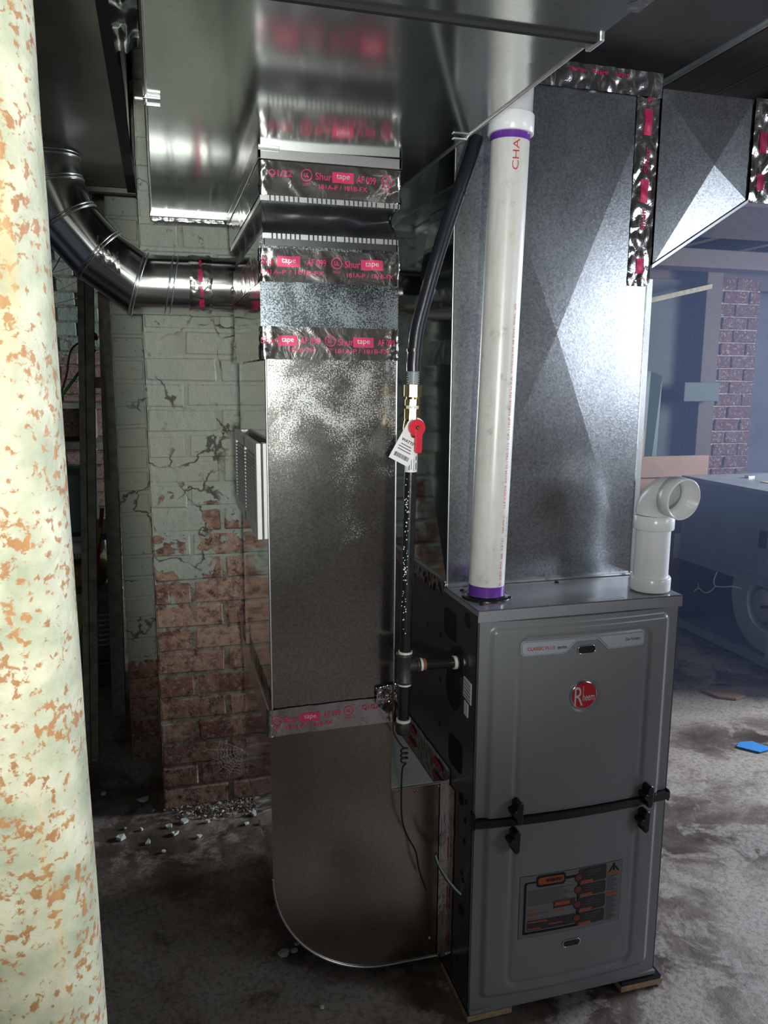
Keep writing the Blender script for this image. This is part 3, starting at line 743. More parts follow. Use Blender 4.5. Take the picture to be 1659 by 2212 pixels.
# tape on the near right edge
g = MB(); g.grid(12, 3, lambda u, v: (TX1-.012+.016*v, -.72+.22*u, 1.7025+.001*noise.noise(Vector((u*9, v*4, 2))))); obj('foil_tape', g, M_foil, trunk, recalc=False)
# foil along the far lower edge
g = MB(); g.grid(60, 5, lambda u, v: (TX0+(.30)*u, TYE+.012+.003*noise.noise(Vector((u*30, v*4, 5))), TZ0-.014+.022*v+.002*noise.noise(Vector((u*22, v*3, 9))))); obj('foil_tape', g, M_foil, trunk, recalc=False)

# ================================================================== OLD BROWN DUCT (upper left)
old = thing('old_sheet_duct', 'old dull brown sheet metal duct under the ceiling left of the shiny trunk', 'duct', (-.95, 0, 1.85))
g = MB(); g.grid(20, 40, lambda u, v: (-1.35+.742*u, -1.5+2.72*v, 1.852+.004*noise.noise(Vector((u*5, v*7, 0)))))
g.add([(-.608, -1.5, 1.852), (-.608, 1.22, 1.852), (-.608, 1.22, 2.15), (-.608, -1.5, 2.15)], [(0, 1, 2, 3)])
g.add([(-1.35, 1.22, 1.852), (-.608, 1.22, 1.852), (-.608, 1.22, 2.15), (-1.35, 1.22, 2.15)], [(0, 1, 2, 3)])
obj('duct_sheet', g, M_oldduct, old, recalc=False)
obj('lower_flange', MB().box(-.626, -.602, -1.5, 1.23, 1.840, 1.852), M_hole, old, bevel=.001)
obj('lower_flange', MB().box(-1.35, -.602, 1.205, 1.235, 1.838, 1.852), M_oldduct, old, bevel=.001)
# ragged metal sheet in the gap between the two ducts
gs = thing('crumpled_flashing', 'narrow dented grey flashing in the gap between the brown duct and the trunk', 'flashing', (-.585, -.3, 1.8))
g = MB(); g.grid(6, 70, lambda u, v: (-.604+.036*u, -1.2+1.25*v, 1.80+.012*noise.noise(Vector((u*3, v*24, 4)))+.012*u))
obj('flashing_sheet', g, M_galv, gs, recalc=False)

# ================================================================== RETURN DROP
drop = thing('return_drop', 'tall narrow galvanized return duct hanging from the trunk and curving into the furnace', 'duct', (-.246, .155, .04))
RX0, RX1, RY0, RY1 = -.375, -.118, .155, .660
def sleeve(name, x0, x1, y0, y1, z0, z1, mats, parent, brk=.0):
    """four-sided sheet sleeve, front / back and mirror-like sides as one mesh with two materials"""
    g = MB(); P = lambda x, y, z: (x, y, z)
    nx, nz = 8, 16
    def fr(u, v):
        x = x0+(x1-x0)*u; z = z0+(z1-z0)*v; b_ = brk*(1-abs(2*u-1))*(1-abs(2*v-1)) if brk else 0
        return (x, y0-b_-.0008*noise.noise(Vector((x*7, z*6, 0))), z)
    g.grid(nx, nz, fr); nf = len(g.f)
    g.grid(10, nz, lambda u, v: (x0-.0010*noise.noise(Vector((u*3, z0+v*5, 3)))*sin(pi*u), y0+(y1-y0)*u, z0+(z1-z0)*v))
    g.grid(10, nz, lambda u, v: (x1+.0006*noise.noise(Vector((u*3, z0+v*5, 6)))*sin(pi*u), y0+(y1-y0)*u, z0+(z1-z0)*v))
    g.add([(x0, y1, z0), (x1, y1, z0), (x1, y1, z1), (x0, y1, z1)], [(0, 1, 2, 3)])
    o = obj(name, g, mats[0], parent, recalc=False); o.data.materials.append(mats[1])
    for i, p in enumerate(o.data.polygons): p.material_index = 0 if i < nf else 1
    return o
up_ = sleeve('upper_section', -.3775, -.1165, RY0-.002, RY1+.002, 1.375, 1.560, (M_drop2, M_side), drop)
lo_ = sleeve('middle_section', RX0+.0060, RX1-.0005, RY0, RY1, .615, 1.372, (M_drop, M_side), drop)
obj('hem_seam', MB().tube([(RX0+.0055, RY0, .615), (RX0+.0055, RY0, 1.372)], .0022, 6), M_lip, drop)
obj('hem_seam', MB().tube([(RX1, RY0, .615), (RX1, RY0, 1.555)], .0020, 6), M_lip, drop)
# elbow boot: profile in x-z, extruded in y
prof = [(-.375, .618)]
prof += [(-.375, .50), (-.374, .40)]
for k in range(0, 25): a = radians(180+90*k/24); prof.append((-.124+.250*cos(a), .292+.252*sin(a)))
prof += [(-.06, .0385), (0.0, .038), (0.0, .455), (-.122, .455), (-.122, .618)]
g = MB().prism(prof, 1, RY0, RY1)
el = obj('elbow_boot', g, M_elbow, drop); el.data.materials.append(M_side)
for p in el.data.polygons:
    if abs(p.normal.y) < .5: p.material_index = 1
arc = [(p[0], RY0-.001, p[1]) for p in prof[3:29]]+[(0, RY0-.001, .038)]
obj('edge_bead', MB().tube(arc, .0028, 8), M_cleat, drop)
obj('edge_bead', MB().tube([(-.122, RY0-.001, .455), (0, RY0-.001, .455)], .0022, 8), M_cleat, drop)
obj('boot_top_sheet', MB().box(-.1205, -.004, RY0+.003, RY1-.05, .4555, .4575), plain('boot_top_lightened', (.82, .82, .88), .45, 0, None, .06, 9), drop, 'flat top sheet painted pale for reflected light')  # pale colour paints in the light reflected off the boot's top
for (x, z) in ((-.108, .45), (-.07, .445), (-.03, .085), (-.015, .447)):
    obj('rivet', MB().lathe((x, RY0+.0005, z), (0, -1, 0), [(0, .0035), (.002, .003), (.003, 0)], 10), M_cleat, drop)
# tape strips closing boot to furnace
g = MB(); g.grid(6, 90, lambda u, v: (-.013+.0135*u, RY0-.0035-.0022*abs(noise.noise(Vector((u*3, v*38, 1)))), .035+.425*v))
g.grid(8, 90, lambda u, v: (-.0016-.002*abs(noise.noise(Vector((u*4, v*40, 7)))), RY0-.004-.055*u-.004*noise.noise(Vector((v*16, 0, 3))), .035+.43*v)); obj('foil_tape', g, M_foil, drop, recalc=False)
g = MB(); g.grid(8, 80, lambda u, v: (-.0020-.0022*abs(noise.noise(Vector((u*4, v*40, 17)))), RY0-.03+.50*v, .458+.040*u))
g.grid(4, 80, lambda u, v: (-.026*u-.002, RY0+.47*v, .4588+.0015*abs(noise.noise(Vector((u*4, v*40, 27)))))); o = obj('foil_tape', g, M_foil, drop, recalc=False)
for k, wz_ in enumerate((.20, .34, .46)):
    g = MB(); g.add([(-.0052, .17+(wz_-.2)*1.3, .468), (-.0052, .225+(wz_-.2)*1.3, .468), (-.0052, .225+(wz_-.2)*1.3, .484), (-.0052, .17+(wz_-.2)*1.3, .484)], [(0, 1, 2, 3)]); obj('tape_print', g, M_ink, o, recalc=False)
# bands of tape round the duct
PF = [(RX0-.002, RY1), (RX0-.002, RY0-.002), (RX1+.002, RY0-.002), (RX1+.002, RY1)]
s0 = RY1-RY0+.002   # run at which the front face starts
T1 = [('#tape', s0+.052, 1.519, .042), ('AF 099', s0+.103, 1.519, .036), ('O', s0+.141, 1.520, 0), ('Shur', s0+.171, 1.519, .030), ('#tape', s0+.208, 1.519, .042), ('181A-P / 181B-FX', s0+.060, 1.5005, .115), ('181A-P / 181B-FX', s0+.205, 1.4995, .090), ('Shur', s0+.015, 1.519, .026)]
tape_band(drop, PF, 1.483, 1.541, prints=T1)
T2 = [('#tape', s0+.048, 1.379, .036), ('AF 099', s0+.090, 1.379, .038), ('O', s0+.128, 1.380, 0), ('Shur', s0+.158, 1.378, .030), ('#tape', s0+.192, 1.378, .040), ('AF 099', s0+.237, 1.378, .034), ('181B-FX', s0+.075, 1.3625, .050), ('181A-P / 181B-FX', s0+.190, 1.3615, .105), ('Shur', s0+.014, 1.379, .026)]
tape_band(drop, PF, 1.345, 1.404, prints=T2)
T3 = [('O', s0+.016, .640, 0), ('Shur', s0+.046, .640, .032), ('#tape', s0+.083, .640, .040), ('AF 099', s0+.128, .6415, .036), ('O', s0+.162, .643, 0), ('Q1/22', s0+.208, .646, .034), ('181A-P / 181B-FX', s0+.082, .6235, .095)]
tape_band(drop, PF, .608, .664, slope=.012, prints=T3)
g = MB(); g.grid(16, 16, lambda u, v: (-.158+.045*u+.002*noise.noise(Vector((u*6, v*6, 1))), RY0-.006-.006*abs(noise.noise(Vector((u*7, v*7, 5)))), .652+.036*v+.006*u)); obj('foil_tape', g, M_foil, drop, 'crumpled foil patch', recalc=False)
# crumpled tape ends standing off the duct's rear-left corner
for z in (.655, 1.37, 1.50):
    g = MB(); g.grid(5, 16, lambda u, v: (RX0-.004-.010*u*abs(noise.noise(Vector((u*3, v*9, z)))), RY1-.02+.03*u, z-.026+.052*v)); obj('foil_tape', g, M_foil, drop, recalc=False)
# canvas coupling with toothed flanges
def toothed(name, z0, z1, zt0, zt1, x0, x1, y0, y1, parent, mat):
    g = MB()
    g.box(x0, x1, y0, y0+.0015, z0, z1); g.box(x0, x0+.0015, y0, y1, z0, z1); g.box(x1-.0015, x1, y0, y1, z0, z1)
    o = obj(name, g, mat, parent)
    g = MB(); n = 30; w = (x1-x0)/n
    for k in range(n):
        ww = .66 if k not in (0, 8, 16, 25) else 1.0
        g.box(x0+w*k, x0+w*(k+ww), y0-.0020, y0+.0005, zt0, zt1)
    m_ = int((y1-y0)/w)
    for k in range(m_):
        for xx, sg in ((x0, -1), (x1, 1)): g.box(min(xx, xx+sg*.002), max(xx, xx+sg*.002), y0+w*k, y0+w*(k+.72), zt0, zt1)
    ob = obj('crimp_teeth', g, M_cleat, o, kind='stuff'); return o
toothed('lower_canvas_flange', 1.546, 1.5575, 1.5575, 1.5665, -.3695, -.1205, .150, .662, drop, M_galv)
toothed('upper_canvas_flange', 1.6305, 1.634, 1.6215, 1.6305, -.3725, -.118, .150, .760, drop, M_galv)
g = MB()
def cf(u, v):
    # perimeter loop, u 0..1 round, v 0..1 up
    P = [(-.3685, .151), (-.1215, .151), (-.1215, .0), (-.3685, .0)]
    y1 = .662+.096*v; per = [(-.3695-.003*v, .151), (-.121+.002*v, .151), (-.121+.002*v, y1), (-.3695-.003*v, y1), (-.3695-.003*v, .151)]
    t = u*4; i = min(3, int(t)); f_ = t-i; x = per[i][0]+(per[i+1][0]-per[i][0])*f_; y = per[i][1]+(per[i+1][1]-per[i][1])*f_
    z = 1.557+.075*v; q = sst(.12, .45, v)*sst(.12, .45, 1-v)
    fold = .010*q*(.25+noise.noise(Vector((x*16+4, y*12, z*22))))
    fold += .010*q*max(0, 1-abs((x+.17)*9-(z-1.595)*40*sin((x+.2)*30))*1.1) if y < .16 else 0
    nx, ny = ((0, 1), (-1, 0), (0, -1), (1, 0))[i]; x -= nx*0; y += .0005
    return (x+nx*(fold+.004*q), y+ny*(fold+.006*q), z)
g.grid(160, 20, cf); obj('canvas_coupling', g, M_canvas, drop, recalc=True)
g = MB().box(-.3735, -.1175, .1505, .1525, 1.630, 1.690); g.box(-.3735, -.3715, .1505, .760, 1.630, 1.690); g.box(-.1195, -.1175, .1505, .760, 1.630, 1.690)
obj('top_collar', g, M_side, drop)
g = MB().box(-.378, -.114, .144, .150, 1.690, 1.708); g.box(-.378, -.372, .144, .765, 1.690, 1.708); g.box(-.120, -.114, .144, .765, 1.690, 1.708); g.box(-.378, -.340, .140, .146, 1.703, 1.7085)
obj('collar_flange', g, M_cleat, drop, bevel=.001)
PT = [(-.3745, .755), (-.3745, .149), (-.1165, .149), (-.1165, .755)]; s1 = .606
T4 = [('Q1/22', s1+.036, 1.667, .042), ('O', s1+.083, 1.668, 0), ('Shur', s1+.114, 1.668, .030), ('#tape', s1+.150, 1.668, .040), ('AF 099', s1+.193, 1.667, .036), ('O', s1+.232, 1.667, 0), ('181A-P / 181B-FX', s1+.150, 1.6505, .090)]
tape_band(drop, PT, 1.631, 1.688, prints=T4)

# return grille on the left side of the drop
gr = thing('return_grille', 'white louvered return grille screwed to the left side of the drop duct', 'grille', (-.385, .4, 1.08))
GY0, GY1, GZ0, GZ1, GXO = .160, .598, 1.006, 1.190, -.3810
g = MB().box(GXO-.009, GXO, GY0, GY0+.030, GZ0, GZ1); g.box(GXO-.009, GXO, GY1-.030, GY1, GZ0, GZ1); g.box(GXO-.009, GXO, GY0+.030, GY1-.030, GZ0, GZ0+.024); g.box(GXO-.009, GXO, GY0+.030, GY1-.030, GZ1-.024, GZ1)
g.box(GXO-.009, GXO-.001, (GY0+GY1)/2-.006, (GY0+GY1)/2+.006, GZ0, GZ1)
obj('frame', g, M_white, gr, bevel=.0015)
obj('mounting_frame', MB().box(-.3775, -.3690, GY0-.002, GY0+.028, GZ0+.001, GZ1), M_white, gr, bevel=.001)
obj('mounting_frame', MB().box(-.3775, -.3690, GY1-.03, GY1, GZ0+.001, GZ1), M_white, gr, bevel=.001)
obj('backing', MB().box(GXO-.001, GXO+.0035, GY0+.032, GY1-.032, GZ0+.03, GZ1-.03), M_hole, gr)
for k in range(18):
    z = GZ0+.028+k*(GZ1-GZ0-.052)/18
    g = MB()
    for (a, b_) in ((GY0+.028, (GY0+GY1)/2-.005), ((GY0+GY1)/2+.005, GY1-.028)):
        g.add([(GXO-.0105, a, z), (GXO-.0105, b_, z), (GXO-.003, b_, z+.0036), (GXO-.003, a, z+.0036), (GXO-.0100, a, z-.0008), (GXO-.0100, b_, z-.0008), (GXO-.002, b_, z+.0028), (GXO-.002, a, z+.0028)], [(0, 1, 2, 3), (4, 5, 6, 7), (0, 1, 5, 4), (2, 3, 7, 6)])
    obj('louver', g, M_louver, gr)

# ================================================================== ROUND PIPE
rp = thing('round_pipe', 'shiny round duct pipe with a gored elbow running left behind the drop duct', 'pipe', (-.5, .85, 1.545))
PR = .0745; PY = .855; PZ = 1.546
def seg(a, b_, name='pipe_section', r=PR, lab=None): return obj(name, MB().tube([a, b_], r, 48, False), M_pipe, rp, lab)
V = lambda x, z: Vector((x, PY, z))
seg((-.545, PY, PZ), (.04, PY, PZ)); 
def bead(c, d, r=PR+.001, w=.003): 
    d = Vector(d).normalized(); return obj('crimp_bead', MB().lathe(Vector(c)-d*w, d, [(0, r-.003), (w*.5, r+.001), (w, r+.003), (w*1.5, r+.001), (w*2, r-.003)], 48), M_cleat, rp)
axp = [V(-.545, PZ), V(-.600, PZ), V(-.692, 1.612), V(-.762, 1.694), V(-.795, 1.775), V(-.80, 1.835)]
dirs = [(axp[i+1]-axp[i]).normalized() for i in range(5)]
for i in range(5):
    # gore between mitre planes
    n = 48; A = axp[i]; B = axp[i+1]; d = dirs[i]
    ma = (d+(dirs[i-1] if i else d)).normalized(); mb_ = (d+(dirs[i+1] if i < 4 else d)).normalized()
    side = Vector((0, 1, 0)); upv = d.cross(side)
    va = []; vb = []
    for k in range(n):
        o_ = PR*(cos(2*pi*k/n)*side+sin(2*pi*k/n)*upv); va.append(A+o_-d*(o_.dot(ma)/d.dot(ma))); vb.append(B+o_-d*(o_.dot(mb_)/d.dot(mb_)))
    g = MB().add(va+vb, [(k, (k+1) % n, n+(k+1) % n, n+k) for k in range(n)], True)
    obj('elbow_gore', g, M_pipe, rp, recalc=False)
    for off in (-.004, .004):
        vv_ = [p+d*off+(p-B).normalized()*.002 for p in vb]; vv_ += vv_[:2]
        obj('crimp_bead', MB().tube(vv_, .0022, 6, False), M_cleat, rp)
bead((-.512, PY, PZ), (1, .0, -.18)); bead((-.524, PY, PZ), (1, 0, -.18))
def ring_tape(x0, x1, amp):
    g = MB()
    def P(u, v):
        a = 2*pi*u; x = x0+(x1-x0)*v+.004*noise.noise(Vector((cos(a)*3, sin(a)*3, v))); r = PR+.001+amp*abs(noise.noise(Vector((cos(a)*7, sin(a)*7, v*4))))
        return (x, PY+r*cos(a), PZ+r*sin(a))
    g.grid(90, 10, P); return obj('foil_tape', g, M_foil, rp, recalc=False)
rt = ring_tape(-.475, -.420, .004)
g = MB(); g.grid(5, 30, lambda u, v: (-.458+.014*u+.004*noise.noise(Vector((0, v*9, 1))), PY+(PR+.0045)*cos(radians(200+110*v)), PZ+(PR+.0045)*sin(radians(130+110*v))))
for (a0, a1, xo, ww) in ((-48, -30, 0, .012), (-24, -6, .003, .007), (2, 26, -.001, .010), (32, 50, .002, .006)):
    g = MB(); g.grid(4, 10, lambda u, v: (-.452+xo+ww*u+.003*noise.noise(Vector((a0, v*3, 1))), PY-(PR+.0035)*cos(radians(a0+(a1-a0)*v)), PZ+(PR+.0035)*sin(radians(a0+(a1-a0)*v)))); obj('tape_print', g, M_ink, rt, recalc=False)
g = MB()
g.grid(20, 14, lambda u, v: tuple(V(-.640-.05*u, PZ+.035+.036*u)+Vector((-.6, 0, .75)).normalized()*0+Vector((0, -(PR+.002+.002*abs(noise.noise(Vector((u*5, v*5, 2)))))*cos(radians(-35+70*v)), (PR+.002)*sin(radians(-35+70*v))))))
rt2 = obj('foil_tape', g, M_foil, rp, recalc=False)

# ================================================================== SUPPLY PLENUM
pl = thing('supply_plenum', 'wide galvanized supply plenum with cross creases standing on the furnace', 'plenum', (.22, .172, FZ1))
PX0, PX1, PY0, PY1, PZ0, PZ1 = .0015, .436, .172, .700, .886, 1.912
g = MB()
def face4(P, c, g):
    for a in range(4): g.add([P[a], P[(a+1) % 4], c], [(0, 1, 2)])
def inset(P, t):
    C = sum((Vector(p) for p in P), Vector())/4; return [tuple(Vector(p)+(C-Vector(p))*t) for p in P]
fr_ = [(PX0, PY0, PZ0), (PX1, PY0, PZ0), (PX1, PY0, PZ1), (PX0, PY0, PZ1)]
face4(fr_, (.226, PY0-.008, 1.405), g); pf_ = obj('front_panel', g, M_plen, pl, recalc=False)
g = MB(); lf_ = [(PX0, PY0, PZ0), (PX0, PY1, PZ0), (PX0, PY1, PZ1), (PX0, PY0, PZ1)]
face4(lf_, (PX0-.005, .436, 1.40), g); obj('side_panel', g, M_side, pl, recalc=False)
g = MB(); rf_ = [(PX1, PY0, PZ0), (PX1, PY1, PZ0), (PX1, PY1, PZ1), (PX1, PY0, PZ1)]
face4(rf_, (PX1+.005, .436, 1.40), g); obj('side_panel', g, M_plen, pl, recalc=False)
g = MB().add([(PX0, PY1, PZ0), (PX1, PY1, PZ0), (PX1, PY1, PZ1), (PX0, PY1, PZ1)], [(0, 1, 2, 3)]); g.add([(PX0, PY0, PZ1), (PX1, PY0, PZ1), (PX1, PY1, PZ1), (PX0, PY1, PZ1)], [(0, 1, 2, 3)]); obj('back_panel', g, M_plen, pl, recalc=False)
obj('corner_seam', MB().tube([(PX0-.001, PY0-.001, PZ0), (PX0-.001, PY0-.001, PZ1)], .0026, 8), M_cleat, pl)
obj('corner_flange', MB().box(PX1-.002, PX1+.010, PY0-.003, PY0+.001, PZ0, 1.52), M_lip, pl)
obj('base_flange', MB().box(PX0-.004, PX1+.004, PY0-.008, PY0+.002, PZ0-.0015, PZ0+.004), M_cleat, pl, bevel=.001)
obj('base_flange', MB().box(PX0-.006, PX0+.001, PY0, PY1, PZ0-.0015, PZ0+.010), M_lip, pl, bevel=.001)
# crumpled tape hanging over the left top edge of the cabinet
g = MB(); g.grid(70, 9, lambda u, v: (-.0035-.006*abs(noise.noise(Vector((u*22, v*1.2, 3))))-.002*v, .168+.42*u, .893-(.026+.018*abs(noise.noise(Vector((u*17, 1, 1)))))*v)); obj('foil_tape', g, M_foil, pl, recalc=False)
# vertical tape at the take-off corner, and tape along the top edge
def sheet_tape(P, nu, nv, parent, ns=1.0, amp=.004, label=None):
    """P: origin, du vector, dv vector, normal"""
    o_, du_, dv_, nn_ = [Vector(q) for q in P]; g = MB(); sd = random.uniform(0, 20)
    def f(u, v, off=0):
        w = amp*(.35+abs(noise.noise(Vector((u*du_.length*45, v*dv_.length*30, sd))))+.6*abs(noise.noise(Vector(((u*du_.length+v*dv_.length)*22, 2, sd)))))
        return tuple(o_+du_*u+dv_*v+nn_*(w+off))
    g.grid(nu, nv, f); return obj('foil_tape', g, M_foil, parent, label, recalc=False), f
vt, vf = sheet_tape(((.385, PY0-.001, 1.505), (.052, 0, 0), (0, 0, .400), (0, -1, 0)), 16, 110, pl)
for (s, txt, wd) in ((.80, '#', .05), (.93, 't', .03), (.62, 't', .05), (.47, '#', .045), (.33, 't', .04), (.10, '#', .03)):
    if txt == '#':
        g = MB(); g.grid(4, 10, lambda u, v: vf(.35+.34*u, s-wd/.8+wd/.4*v, .0010)); obj('tape_print', g, M_ink, vt, recalc=False)
    else: text('tape_print', 'Shur', lambda u, w: vf(.55-w/.052, s+u/.4, .0011), wd, M_ink, vt, .012, bold=.012)
ht, hf = sheet_tape(((.165, PY0-.002, 1.872), (.275, 0, 0), (0, 0, .046), (0, -1, 0)), 70, 12, pl, amp=.005)
for s in (.10, .30, .48, .66): text('tape_print', 'tape' if s != .3 else 'Shurtape', lambda u, w: hf(s+u/.275, .72+w/.046, .0012), .036, M_ink, ht, .010, bold=.012)
g = MB(); g.grid(50, 6, lambda u, v: (.0+.445*u, PY0-.004+.05*v, PZ1+.002+.003*abs(noise.noise(Vector((u*30, v*4, 1)))))); obj('foil_tape', g, M_foil, pl, recalc=False)

# take-off duct to the right
to = thing('takeoff_duct', 'galvanized branch duct with sloped bottom leaving the plenum toward the right edge', 'duct', (.44, .172, 1.7))
OX0, OX1, OZT, OZ1, OZ2 = .446, .668, 1.893, 1.548, 1.692
g = MB(); y = PY0+.002
face4([(OX0, y, OZ1), (OX1, y, OZ2), (OX1, y, OZT), (OX0, y, OZT)], (.575, y-.007, 1.755), g)
yb_ = y+.40
for q in ([(OX0, y, OZ1), (OX1, y, OZ2), (OX1, yb_, OZ2), (OX0, yb_, OZ1)], [(OX0, y, OZT), (OX1, y, OZT), (OX1, yb_, OZT), (OX0, yb_, OZT)], [(OX0, yb_, OZ1), (OX1, yb_, OZ2), (OX1, yb_, OZT), (OX0, yb_, OZT)]): g.add(q, [(0, 1, 2, 3)])
obj('tapered_section', g, M_plen, to, recalc=False)
g = MB()
for q in ([(OX1+.004, y, OZ2), (1.75, y, OZ2), (1.75, y, OZT), (OX1+.004, y, OZT)], [(OX1+.004, y, OZ2), (1.75, y, OZ2), (1.75, yb_, OZ2), (OX1+.004, yb_, OZ2)], [(OX1+.004, y, OZT), (1.75, y, OZT), (1.75, yb_, OZT), (OX1+.004, yb_, OZT)], [(OX1+.004, yb_, OZ2), (1.75, yb_, OZ2), (1.75, yb_, OZT), (OX1+.004, yb_, OZT)], [(1.75, y, OZ2), (1.75, yb_, OZ2), (1.75, yb_, OZT), (1.75, y, OZT)]): g.add(q, [(0, 1, 2, 3)])
obj('straight_section', g, M_plen, to, recalc=False)
obj('bottom_flange', MB().prism([(OX0-.004, OZ1-.006), (OX1, OZ2-.005), (OX1, OZ2+.001), (OX0-.004, OZ1+.001)], 1, y-.005, y+.002), M_cleat, to)
tt, tf = sheet_tape(((.668, PY0-.001, OZ2-.004), (.052, 0, 0), (0, 0, OZT-OZ2+.006), (0, -1, 0)), 14, 60, to)
g = MB(); g.grid(4, 14, lambda u, v: tf(.3+.35*u, .12+.16*v, .0011)); obj('tape_print', g, M_ink, tt, recalc=False)
g = MB(); g.grid(4, 14, lambda u, v: tf(.3+.35*u, .48+.2*v, .0011)); obj('tape_print', g, M_ink, tt, recalc=False)
g = MB(); g.grid(50, 4, lambda u, v: (.660+.5*u, y-.002+.03*v, OZ2-.004-.003*abs(noise.noise(Vector((u*40, v*4, 1)))))); obj('foil_tape', g, M_foil, to, recalc=False)

# ================================================================== PVC EXHAUST PIPE
pvc = thing('pvc_vent_pipe', 'tall grimy white plastic vent pipe rising from the furnace top with purple primer bands', 'pipe', (.048, .080, FZ1))
A = Vector((.0485, .080, FZ1)); B = Vector((.0715, .080, 1.765)); D = (B-A).normalized(); PVR = .0355
def pa(z): return A+(B-A)*((z-A.z)/(B.z-A.z))
obj('pipe_body', MB().tube([pa(FZ1), pa(1.2), pa(1.5), pa(1.775)], PVR, 64), M_pvc, pvc)
obj('primer_band', MB().tube([pa(.891), pa(.912)], PVR+.0006, 64, False), M_primer, pvc, 'purple primer band at base')
obj('primer_band', MB().tube([pa(1.7345), pa(1.752)], PVR+.0006, 64, False), M_primer, pvc, 'purple primer band under coupling')
g = MB().lathe(pa(1.747), D, [(0, PVR), (0, .041), (.001, .0418), (.031, .0418), (.034, .040), (.035, .0375), (.10, .0375)], 48)
cp = obj('coupling', g, M_pvcwhite, pvc)
tp = pa(1.85); pp = [pa(1.84)+Vector((0, 0, 0))]
for k in range(1, 9): a = radians(45*k/8); pp.append(pa(1.84)+Vector((.14*(1-cos(a)), 0, .14*sin(a))))
for k in range(1, 6): pp.append(pp[-1]+Vector((.0145*cos(radians(45+9*k)), 0, .0145*sin(radians(45+9*k)))))
pp += [Vector((pp[-1].x, pp[-1].y, 1.954)), Vector((pp[-1].x, pp[-1].y, 1.9545))] if pp[-1].z < 1.94 else []
obj('upper_elbow', MB().tube(pp, .0385, 40), M_pvcwhite, pvc)
g = MB().lathe(A+Vector((0, 0, .0005)), (0, 0, 1), [(0, .048), (.003, .048), (.0045, .046), (.0045, .040), (.007, .039), (.007, .0355)], 48)
obj('roof_ring', g, M_black, pvc)
obj('clamp_screw', MB().lathe((.085, .045, FZ1+.004), (0, 0, 1), [(0, .004), (.004, .004), (.004, 0)], 10), M_black, pvc)
def onpvc(z0, ang):
    def f(u, w):   # text runs up the pipe
        c = pa(z0+u); a = ang - w/PVR
        return (c.x+(PVR+.0005)*cos(a), c.y+(PVR+.0005)*sin(a), c.z)
    return f
ang = radians(-66)
text('pipe_print', 'CHA', lambda u, w: onpvc(1.706, radians(-95))(u, w), .052, M_inkred, pvc, .012)
def ptext(body, zc, wd, mat=M_inkred, an=ang, h=.0062): text('pipe_print', body, lambda u, w: onpvc(zc, an)(u, w), wd, mat, pvc, h)
ptext('R 280 PSI @ 23°C', .962, .094); ptext('NSF-PW-G', 1.036, .034, h=.005); ptext('U.P.CODE ASTM D-1785-21a', 1.130, .125); ptext('CP-110-P MADE IN U.S.A.', 1.258, .120); ptext('07/02/22 07 48 EXT. WAL  JM', 1.385, .125)
ptext('011012-0105', 1.03, .040, M_inkblue, radians(-48), .0045)

# ================================================================== PVC INTAKE STUB
pi_ = thing('pvc_intake_elbow', 'short white plastic pipe with an open elbow on the right of the furnace top', 'pipe', (.400, .045, FZ1))
c0 = Vector((.399, .045, 0))
z = lambda q: Vector((c0.x, c0.y, q))
obj('base_coupling', MB().lathe(z(FZ1+.002), (0, 0, 1), [(0, .0335), (0, .0395), (.003, .0405), (.026, .0405), (.029, .039), (.029, .0335)], 48), M_pvcwhite, pi_)
obj('stub_pipe', MB().tube([z(.90), z(1.03)], .0345, 48), M_pvcwhite, pi_)
th = radians(-83); dh = Vector((cos(th), sin(th), 0)); up3 = Vector((0, 0, 1))
pts = []; rs = []
for k in range(0, 17):
    a = radians(96*k/16); pts.append(z(1.044)+dh*(.043*(1-cos(a)))+up3*(.043*sin(a)))
last = pts[-1]; dd = (dh*sin(radians(96))+up3*cos(radians(96))).normalized()
g = MB().lathe(z(1.013), (0, 0, 1), [(0, .0345), (0, .0395), (.002, .0405), (.026, .0405), (.029, .0385)], 48); g.tube(pts+[last+dd*.004], .0375, 48, False)
g.lathe(last, dd, [(.0, .0375), (.002, .0405), (.030, .0415), (.031, .0405), (.031, .0375), (.010, .0368), (.010, .0325), (-.01, .0315)], 48)
obj('elbow', g, M_pvcwhite, pi_)

# ================================================================== GAS LINE
gas = thing('gas_pipe', 'black gas line with brass valve, tee and drip leg in front of the drop duct', 'pipe', (-.112, .09, .60))
GX, GY = -.1135, .088
gp = lambda zz: Vector((-.118+(zz-.62)*.018, GY, zz))
hose = bez([gp(1.325), gp(1.345)+Vector((0, 0, 0)), (-.0985, .090, 1.40), (-.082, .093, 1.46), (-.060, .098, 1.53), (-.035, .105, 1.60), (-.012, .11, 1.66), (.006, .115, 1.705), (.022, .12, 1.75)], 10)
obj('flexible_hose', MB().tube(hose, .0130, 28), M_hose, gas)
obj('hose_collar', MB().tube([hose[58], hose[59]], .0142, 24), M_hose, gas); obj('hose_collar', MB().tube([gp(1.360), gp(1.366)], .0138, 24), M_hose, gas)
cor = []; rr = []
for k in range(49):
    cor.append(gp(1.298+.034*k/48)); rr.append(.0105+.0016*cos(k*2*pi/6))
obj('corrugated_neck', MB().tube(cor, rr, 28), M_unitmetal, gas)
def hexn(z0, z1, r, mat, name, n=6):
    return obj(name, MB().tube([gp(z0), gp(z1)], r, n, True, False), mat, gas, bevel=.0015)
hexn(1.278, 1.300, .0170, M_brass, 'brass_nut'); obj('brass_neck', MB().tube([gp(1.270), gp(1.280)], .0125, 24), M_brass, gas); hexn(1.262, 1.273, .0145, M_brass, 'brass_nut')
obj('tape_thread', MB().tube([gp(1.255), gp(1.263)], .0118, 20), M_whitewire, gas)
hexn(1.236, 1.256, .0150, M_brass, 'brass_nut')
